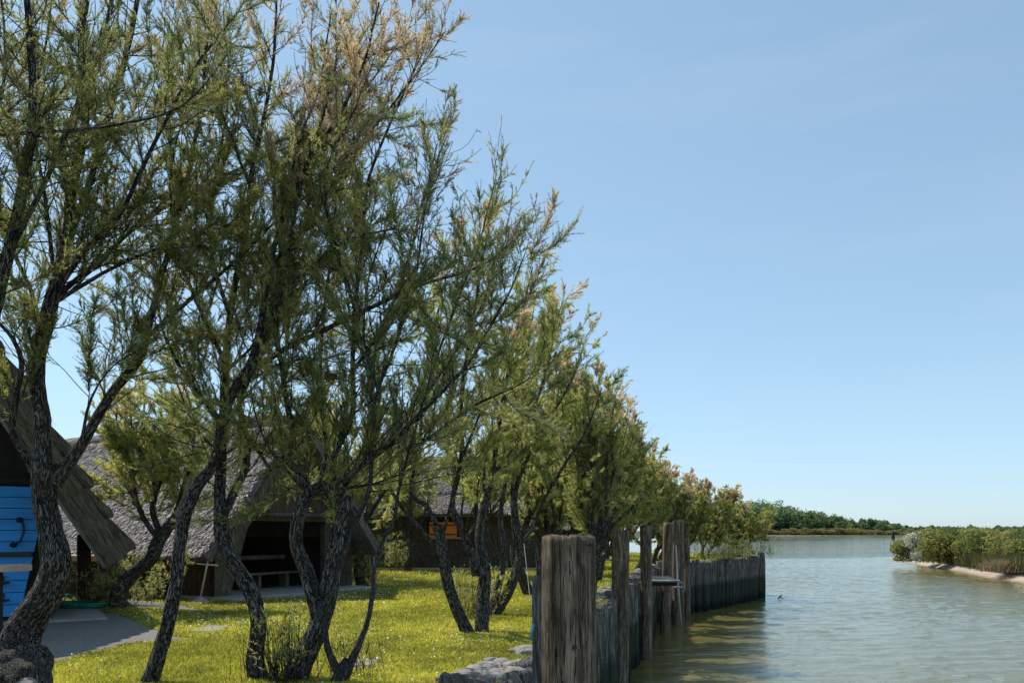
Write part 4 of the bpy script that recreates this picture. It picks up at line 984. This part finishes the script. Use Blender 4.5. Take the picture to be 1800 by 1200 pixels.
# counter and things under the eave
c = P(165, 1055, 20.5); root = thing('counter', 'low russet timber counter with a pale top edge behind the brown corner post', 'counter', (c[0], c[1], 0))
m = MB(); m.box((c[0], 20.5, 1.0), (1.9, .5, .16), bev=.02); m.build('top', PINKWOOD, root)
m = MB(); m.box((c[0], 20.6, .46), (1.8, .3, .9)); m.build('panel', BROWN, root)
h0 = G(140, 1071)
root = thing('garden_hose', 'coiled green garden hose on the slab under the dark eave', 'hose', h0)
rg2 = random.Random(4); m = MB(); pts = []
for i in range(200):
    a = i*.24; r = .30+.10*math.sin(i*.33)+.0007*i; pts.append(h0+np.array([math.cos(a)*r*1.25, math.sin(a)*r*.7+.1, .06+.012*(i//26)+.02*rg2.random()]))
m.tube(pts, .016, 6); m.build('coil', TEAL, root, True)
m = MB(); A0 = P(120, 985, 17.9)
m.tube([A0, P(118, 1010, 17.9), P(122, 1040, 17.9), P(128, 1055, 17.8)], .014, 6); m.tube([A0, P(117, 1020, 17.9), P(113, 1045, 17.9)], .014, 6)
m.tube([P(112, 1062, 17.8), P(117, 1044, 17.8), P(128, 1044, 17.7), P(138, 1054, 17.6), P(148, 1067, 17.5), P(160, 1071, 17.3)], .016, 6); m.build('hanging_loop', TEAL, root, True)
m = MB(); cb = G(176, 1067); m.lathe(cb, [(.01, 0), (.12, .0), (.15, .24), (.16, .25), (.145, .25), (.12, .03)], 20); o = m.build('bucket', REDP, None, True, loc=cb); tag(o, 'dark red bucket by the brown corner post', 'bucket')
m = MB(); cb = G(165, 1066); m.box(cb+UP*.11, (.09, .09, .22), bev=.01); o = m.build('carton', WHITE, None, loc=cb); tag(o, 'small white carton standing beside the red bucket', 'carton')

# table poking in at the left edge
c = P(-40, 998, 12.2); root = thing('table', 'grey-pink plank table poking in at the left frame edge', 'table', (c[0], c[1], 0))
m = MB(); zt = P(0, 997, 12.2)[2]
poly = [(-1.2, -.35), (.60, -.35), (.72, -.25), (.75, 0), (.72, .2), (.60, .3), (-1.2, .3)]; m.prism([(c[0]+a, c[1]+bb, zt-.05) for a, bb in poly], (0, 0, .09)); m.build('tabletop', PINKWOOD, root)
for sx in (-.9, .33):
    m = MB(); m.bar((c[0]+sx, c[1], 0), (c[0]+sx, c[1], zt-.05), .09, .09, up=(0, 1, 0), bev=.01); m.build('leg', DARKWOOD, root)

# pole stand
c = G(352, 1060); root = thing('pole_stand', 'pale pole leaning out of a round concrete base with a short crossbar', 'stand', c)
m = MB(); m.lathe(c, [(.01, 0), (.19, .0), (.20, .04), (.15, .09), (.05, .13), (.04, .17), (.01, .17)], 22); m.build('base', CONC, root, True)
m = MB(); m.tube([c+UP*.1, P(370, 962, c[1])], .022, 8); m.build('pole', STEEL, root, True)
m = MB(); m.bar(P(346, 990, c[1]), P(383, 993, c[1]), .05, .035); m.build('crossbar', WHITE, root)

# --- open hut
O, g, b, L = frame((-7.2, 19.3), (.52, .854))
hut = thing('thatched_hut', 'broad grey thatched hut with a dark open gable and russet reed side wall', 'hut', L(2.4, 5, 0))
roof_slope('roof', L, (2.4, 4.45), (-.5, .98), -.55, 10.4, hut, THATCH, b, None, courses=1, th=.2, step=.1, tufts=60000, seed=3, cols=GREYREED, nx=70)
roof_slope('roof', L, (2.4, 4.45), (5.3, .98), -.55, 10.4, hut, THATCH, b, None, courses=3, th=.2, step=.07, tufts=3000, seed=4, cols=GREYREED, nx=50)
m = MB(); m.tube([L(2.4, -.6, 4.6), L(2.4, 3, 4.64), L(2.4, 7, 4.62), L(2.4, 10.5, 4.6)], .2, 10); bcmesh('ridge_cap', m, THATCH, hut, g, UP, b, True)
m = MB()
m.prism([L(0, 0, 0), L(.42, 0, 0), L(1.05, 0, 1.95), L(1.05, 0, 2.75), L(0, 0, 1.4)], b*.18); bcmesh('gable_wall', m, THATCH_B, hut, g, b, UP)
m = MB(); m.prism([L(1.05, 0, 1.95), L(3.7, 0, 1.95), L(3.7, 0, 2.7), L(2.4, 0, 4.3), L(1.05, 0, 2.75)], b*.18); bcmesh('gable_wall', m, THATCH_B, hut, g, b, UP)
m = MB(); m.prism([L(3.7, 0, 0), L(4.8, 0, 0), L(4.8, 0, 1.5), L(3.7, 0, 2.7)], b*.18); bcmesh('gable_wall', m, REED, hut, g, b, UP)
m = MB(); m.tube([L(.55, -.1, 2.12), L(3.9, -.1, 2.12)], .055, 8); m.build('log_beam', TIMBER, hut, True)
sl2 = nrm(np.array([-3.5, -4.02])); n2 = np.array([-.754, .657])
m = MB(); a0 = np.array([2.4, 4.5]); a1 = np.array([-.5, .98]); m.prism([L(a0[0], -.62, a0[1]+.1), L(a0[0], -.62, a0[1]-.4), L(a1[0]+.3, -.62, a1[1]-.02), L(a1[0], -.62, a1[1]+.08)], b*.08)
bcmesh('bargeboard', m, THATCH_B, hut, g, b, g*.66+UP*.75)
m = MB(); m.prism([L(0, 0.02, 0), L(0, 10, 0), L(0, 10, 1.6), L(0, 0.02, 1.5)], g*.15); bcmesh('side_wall', m, REED_RED, hut, b, g, UP)
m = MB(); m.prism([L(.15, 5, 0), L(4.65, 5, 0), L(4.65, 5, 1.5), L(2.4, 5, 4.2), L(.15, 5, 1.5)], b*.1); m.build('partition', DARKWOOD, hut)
m = MB(); m.prism([L(4.8, 0.2, 0), L(4.8, 10, 0), L(4.8, 10, 1.5), L(4.8, 0.2, 1.5)], -g*.15); bcmesh('side_wall', m, REED, hut, b, g, UP)
m = MB(); m.box(L(2.3, .2, .04), (5.0, 2.2, .12), (g, b, UP), .02); m.build('floor_slab', CONC, hut)
root = thing('bench', 'plain plank bench with back rail inside the dark open hut', 'bench', L(2.2, 1.2, .1))
m = MB(); m.bar(L(.7, 1.1, .52), L(3.6, 1.1, .52), .32, .06, bev=.01); m.build('seat', TIMBER, root)
m = MB(); m.bar(L(.7, 1.5, .95), L(3.6, 1.5, .95), .06, .12, bev=.01); m.build('backrest', TIMBER, root)
for s in (1.0, 2.3, 3.3):
    m = MB(); m.bar(L(s, 1.2, .1), L(s, 1.2, .5), .10, .30, up=b); m.build('leg', TIMBER, root)

# --- long reed building with the orange shutters
hut = thing('reed_building', 'long low reed walled building with orange shutters and ragged thatch', 'building', (-3, 37, 0))
X0, X1, D = -8.0, 1.85, 35.0; ex = np.array([1., 0, 0]); ey = np.array([0, 1., 0])
m = MB(); m.prism([(X0, D, 0), (X1, D, 0), (X1, D, 2.5), (X0, D, 2.5)], (0, .15, 0)); bcmesh('front_wall', m, REED, hut, ex, ey, UP)
for xx in (X0, X1-.15):
    m = MB(); m.prism([(xx, D+.152, 0), (xx, D+5, 0), (xx, D+5, 2.5), (xx, D+2.5, 4.6), (xx, D+.152, 2.5)], (.15, 0, 0)); bcmesh('end_wall', m, REED, hut, ey, ex, UP)
Lr = lambda s, t, z: np.array([t, D-.5+s, z])
roof_slope('roof', Lr, (3.0, 5.1), (0, 2.32), X0-.4, X1+.35, hut, THATCH, ex, None, courses=3, th=.16, step=.06, tufts=16000, seed=5, cols=GREYREED+[(.45, .30, .12)], nx=60)
roof_slope('roof', Lr, (3.0, 5.1), (6, 2.32), X0-.4, X1+.35, hut, THATCH, ex, None, courses=3, th=.16, step=.06, seed=6, nx=20)
wx0, wx1, wz0, wz1 = (755-900)*D/F, (803-900)*D/F, EYE+(HZ-944)*D/F, EYE+(HZ-917)*D/F
fr = MB(); fr.box(((wx0+wx1)/2, D-.03, wz1+.04), (wx1-wx0+.2, .1, .07)); fr.box((wx0-.05, D-.03, (wz0+wz1)/2), (.07, .1, wz1-wz0)); fr.box((wx1+.05, D-.03, (wz0+wz1)/2), (.07, .1, wz1-wz0))
win = fr.build('window', DARKWOOD, hut)
m = MB(); m.box(((wx0+wx1)/2, D-.09, wz0-.03), (wx1-wx0+.35, .22, .07)); m.build('sill', CONC, win)
mid = (wx0+wx1)/2
for a0, a1 in ((wx0, mid-.01), (mid+.01, wx1)):
    m = MB(); 
    for q in range(3):
        xa = a0+(a1-a0)*q/3+.003; xb = a0+(a1-a0)*(q+1)/3-.003; m.box(((xa+xb)/2, D-.06, (wz0+wz1)/2), (xb-xa, .05, wz1-wz0))
    sh = m.build('shutter', ORANGE, hut)
    for zz in (.2, .8):
        m = MB(); m.box(((a0+a1)/2, D-.095, wz0+(wz1-wz0)*zz), (a1-a0-.06, .02, .05)); m.build('strap_hinge', IRON, sh)
m = MB(); m.box(((X0+X1)/2, D-.55, .03), (X1-X0+.4, .8, .10), bev=.02); m.build('plinth', PINKWOOD, hut)
# --- hut beyond with red door
hut = thing('thatched_hut', 'distant low thatched hut with a dull red door left of the massive post', 'hut', (1.2, 46, 0))
m = MB(); m.prism([(-1.2, 45, 0), (5.5, 45, 0), (5.5, 45, 2.0), (-1.2, 45, 2.0)], (0, .15, 0)); bcmesh('front_wall', m, REED, hut, ex, ey, UP)
Lr = lambda s, t, z: np.array([t, 44.5+s, z])
roof_slope('roof', Lr, (2.6, 4.6), (0, 1.7), -1.6, 6, hut, THATCH, ex, None, courses=3, th=.16, step=.06, tufts=5000, seed=7, cols=GREYREED, nx=30)
m = MB(); m.box(((922-900)*45/F, 44.93, .95), (.8, .1, 1.8)); m.build('door', REDP, hut)
m = MB(); m.box((2.2, 44.3, .05), (7, 1.2, .12)); m.build('plinth', CONC, hut)
root = thing('picnic_table', 'weathered picnic table in the shade in front of the distant hut', 'table', (1.7, 41.5, 0))
m = MB(); m.box((1.7, 41.5, .75), (1.6, .7, .06)); m.build('tabletop', STONE, root)
for sy in (-.55, .55):
    m = MB(); m.box((1.7, 41.5+sy, .44), (1.6, .22, .05)); m.build('seat', STONE, root)
for sx in (-.6, .6):
    m = MB(); m.bar((1.7+sx, 41.0, 0), (1.7+sx, 41.7, .74), .07, .09, up=ex); m.bar((1.7+sx, 42.0, 0), (1.7+sx, 41.3, .74), .07, .09, up=ex); m.build('leg', TIMBER, root)

# ------------------------------------------------------------------ shoots, low bushes, cord
def shoots(label, px, py, w, n, h, seed, leafy=.0, group=None, cat='shoots', spread=.25):
    rng = np.random.default_rng(seed); c = G(px, py); root = thing('shoot_clump', label, cat, c, group); W_ = Wood(); A, Bm, C = [], [], []; L = []
    for i in range(n):
        p = c+np.array([rng.normal(0, w), rng.normal(0, w), -.03]); hh = h*rng.uniform(.4, 1.1); d = nrm(np.array([rng.normal(0, spread), rng.normal(0, spread), 1.]))
        q = p+d*hh*.5; d2 = nrm(d+rnd_dir(rng, 1)[0]*.2); e = q+d2*hh*.5; A.append(p); Bm.append(q); C.append(e)
        if leafy and rng.random() < leafy: L.append((np.array([p, (p+q)/2, q, (q+e)/2, e]), np.full(5, .006)))
    W_.twigs(np.array(A), np.array(Bm), np.array(C), np.full(n, .0045))
    fol = foliage(W_, L, rng, .02, h*2, l1=(.08, .3), sp1=.10, sp2=.06, nleaf=14, leafw=.008, leafl=.06, pink=0, tone=1.3, up=.5, dens=1.0) if L else None
    W_.build('stem', BARK, root)
    if fol: mesh_np('foliage', fol[0], fol[1], LEAF, root, False, {'col': ('FLOAT_COLOR', fol[2])})
shoots('bare upright green shoots between the crooked tree and the stout tree', 512, 1198, .13, 170, .8, 1, .08)
shoots('thin twigs sprouting right of the stout tree foot', 640, 1185, .2, 26, .6, 2, .2)
shoots('few bare twigs left of the crooked tree foot', 432, 1196, .08, 10, .8, 3, 0)
shoots('bushy green undergrowth behind the three-stemmed clump', 838, 1085, .3, 60, .9, 4, .4)
shoots('bright yellow-green bushy sprouts around the low stump by the brown post', 212, 1066, .34, 90, 1.15, 5, .95, spread=.5)
shoots('leafy green sprouts climbing the dark trunk right of the slim stems', 640, 1030, .22, 50, 1.9, 6, .9)
shoots('small leafy sprouts at the foot of the forked tree by the reed wall', 700, 1004, .2, 40, 1.5, 7, .8)
shoots('undergrowth around the trunks at the bend of the pile wall', 1262, 985, .8, 110, 1.0, 8, .8)
shoots('low greenery at the far corner of the pile wall', 1310, 981, .7, 130, 1.4, 9, .8)
g0 = P(25, 1190, 8.45)
V_, f_ = rock_v(np.array([g0[0]+.25, g0[1]-.28, .07]), (.15, .11, .13), 77, 4, 2.0)
Vb, fb = rock_v(np.array([g0[0]+.05, g0[1]-.02, .12]), (.36, .32, .36), 31, 5, 2.0)
mesh_np('burl', Vb, fb, BARK, first_tree, True, {'bc': ('FLOAT_VECTOR', Vb)})
o = mesh_np('rock', V_, f_, STONE, None, True, loc=(g0[0]+.25, g0[1]-.28, 0)); tag(o, 'grey rounded stone at the foot of the burl tree in the bottom left corner', 'rock')
root = thing('hanging_line', 'thin pale cord with a blue handle hanging beside the short dark post', 'line', P(936, 1120, 7.7))
m = MB(); m.tube([P(921, 955, 10.5), P(926, 1000, 9.6), P(931, 1045, 8.8), P(937, 1088, 7.9), P(939, 1096, 7.7)], .0028, 5); m.build('cord', PALECORD, root, True)
m = MB(); m.tube([P(938, 1096, 7.7), P(935, 1110, 7.7), P(932, 1124, 7.7)], .010, 8); m.build('handle', BLUECORD, root, True)

# ------------------------------------------------------------------ light, sky, camera
W = bpy.data.worlds.new('World'); SC.world = W; W.use_nodes = True; nt = W.node_tree
bg = nt.nodes['Background']; sky = nt.nodes.new('ShaderNodeTexSky'); sky.sky_type = 'NISHITA'; sky.sun_disc = False
sky.sun_elevation = SUN_EL; sky.sun_rotation = SUN_AZ; sky.air_density = .9; sky.dust_density = .35; sky.ozone_density = 1.0; sky.altitude = 0
hs = nt.nodes.new('ShaderNodeHueSaturation'); hs.inputs['Saturation'].default_value = .82; hs.inputs['Hue'].default_value = .484; hs.inputs['Value'].default_value = 1.0
gm = nt.nodes.new('ShaderNodeGamma'); gm.inputs['Gamma'].default_value = .60
mc = nt.nodes.new('ShaderNodeMix'); mc.data_type = 'RGBA'; mc.blend_type = 'MULTIPLY'; mc.inputs[0].default_value = 1.0; mc.inputs[7].default_value = (1.47, 1.86, 2.20, 1)
nt.links.new(sky.outputs[0], hs.inputs['Color']); nt.links.new(hs.outputs[0], gm.inputs['Color']); nt.links.new(gm.outputs[0], mc.inputs[6]); tcw = nt.nodes.new('ShaderNodeTexCoord'); mpw = nt.nodes.new('ShaderNodeMapping'); mpw.inputs['Scale'].default_value = (1.2, 1.2, 9.0)
nzw = nt.nodes.new('ShaderNodeTexNoise'); nzw.inputs['Scale'].default_value = 2.2; nzw.inputs['Detail'].default_value = 5; rpw = nt.nodes.new('ShaderNodeValToRGB')
rpw.color_ramp.elements[0].position = .48; rpw.color_ramp.elements[0].color = (0, 0, 0, 1); rpw.color_ramp.elements[1].position = .8; rpw.color_ramp.elements[1].color = (.16, .16, .16, 1)
mh = nt.nodes.new('ShaderNodeMix'); mh.data_type = 'RGBA'; mh.inputs[7].default_value = (4.4, 5.2, 6.2, 1)
nt.links.new(tcw.outputs['Generated'], mpw.inputs[0]); nt.links.new(mpw.outputs[0], nzw.inputs['Vector']); nt.links.new(nzw.outputs['Fac'], rpw.inputs[0]); nt.links.new(rpw.outputs[0], mh.inputs[0])
nt.links.new(mc.outputs[2], mh.inputs[6]); nt.links.new(mh.outputs[2], bg.inputs['Color']); bg.inputs['Strength'].default_value = .15
sd = Vector((math.sin(SUN_AZ)*math.cos(SUN_EL), math.cos(SUN_AZ)*math.cos(SUN_EL), math.sin(SUN_EL)))
sl_ = bpy.data.lights.new('sun', 'SUN'); sl_.energy = 5.0; sl_.angle = math.radians(.5); sl_.color = (1, .95, .87)
so = bpy.data.objects.new('sun', sl_); COL.objects.link(so); so.rotation_euler = sd.to_track_quat('Z', 'Y').to_euler(); so.location = (0, 0, 30)
cam = bpy.data.cameras.new('camera'); co = bpy.data.objects.new('camera', cam); COL.objects.link(co); SC.camera = co
co.location = (0, 0, EYE); co.rotation_euler = (math.pi/2, 0, 0); cam.sensor_width = 36; cam.lens = 28; cam.shift_y = (HZ-600)/1800; cam.clip_end = 9000; cam.clip_start = .05
SC.view_settings.view_transform = 'Standard'; SC.view_settings.look = 'None'; SC.view_settings.exposure = 0
SC.cycles.max_bounces = 8; SC.cycles.diffuse_bounces = 5; SC.cycles.transmission_bounces = 8; SC.cycles.transparent_max_bounces = 4; SC.cycles.use_denoising = True
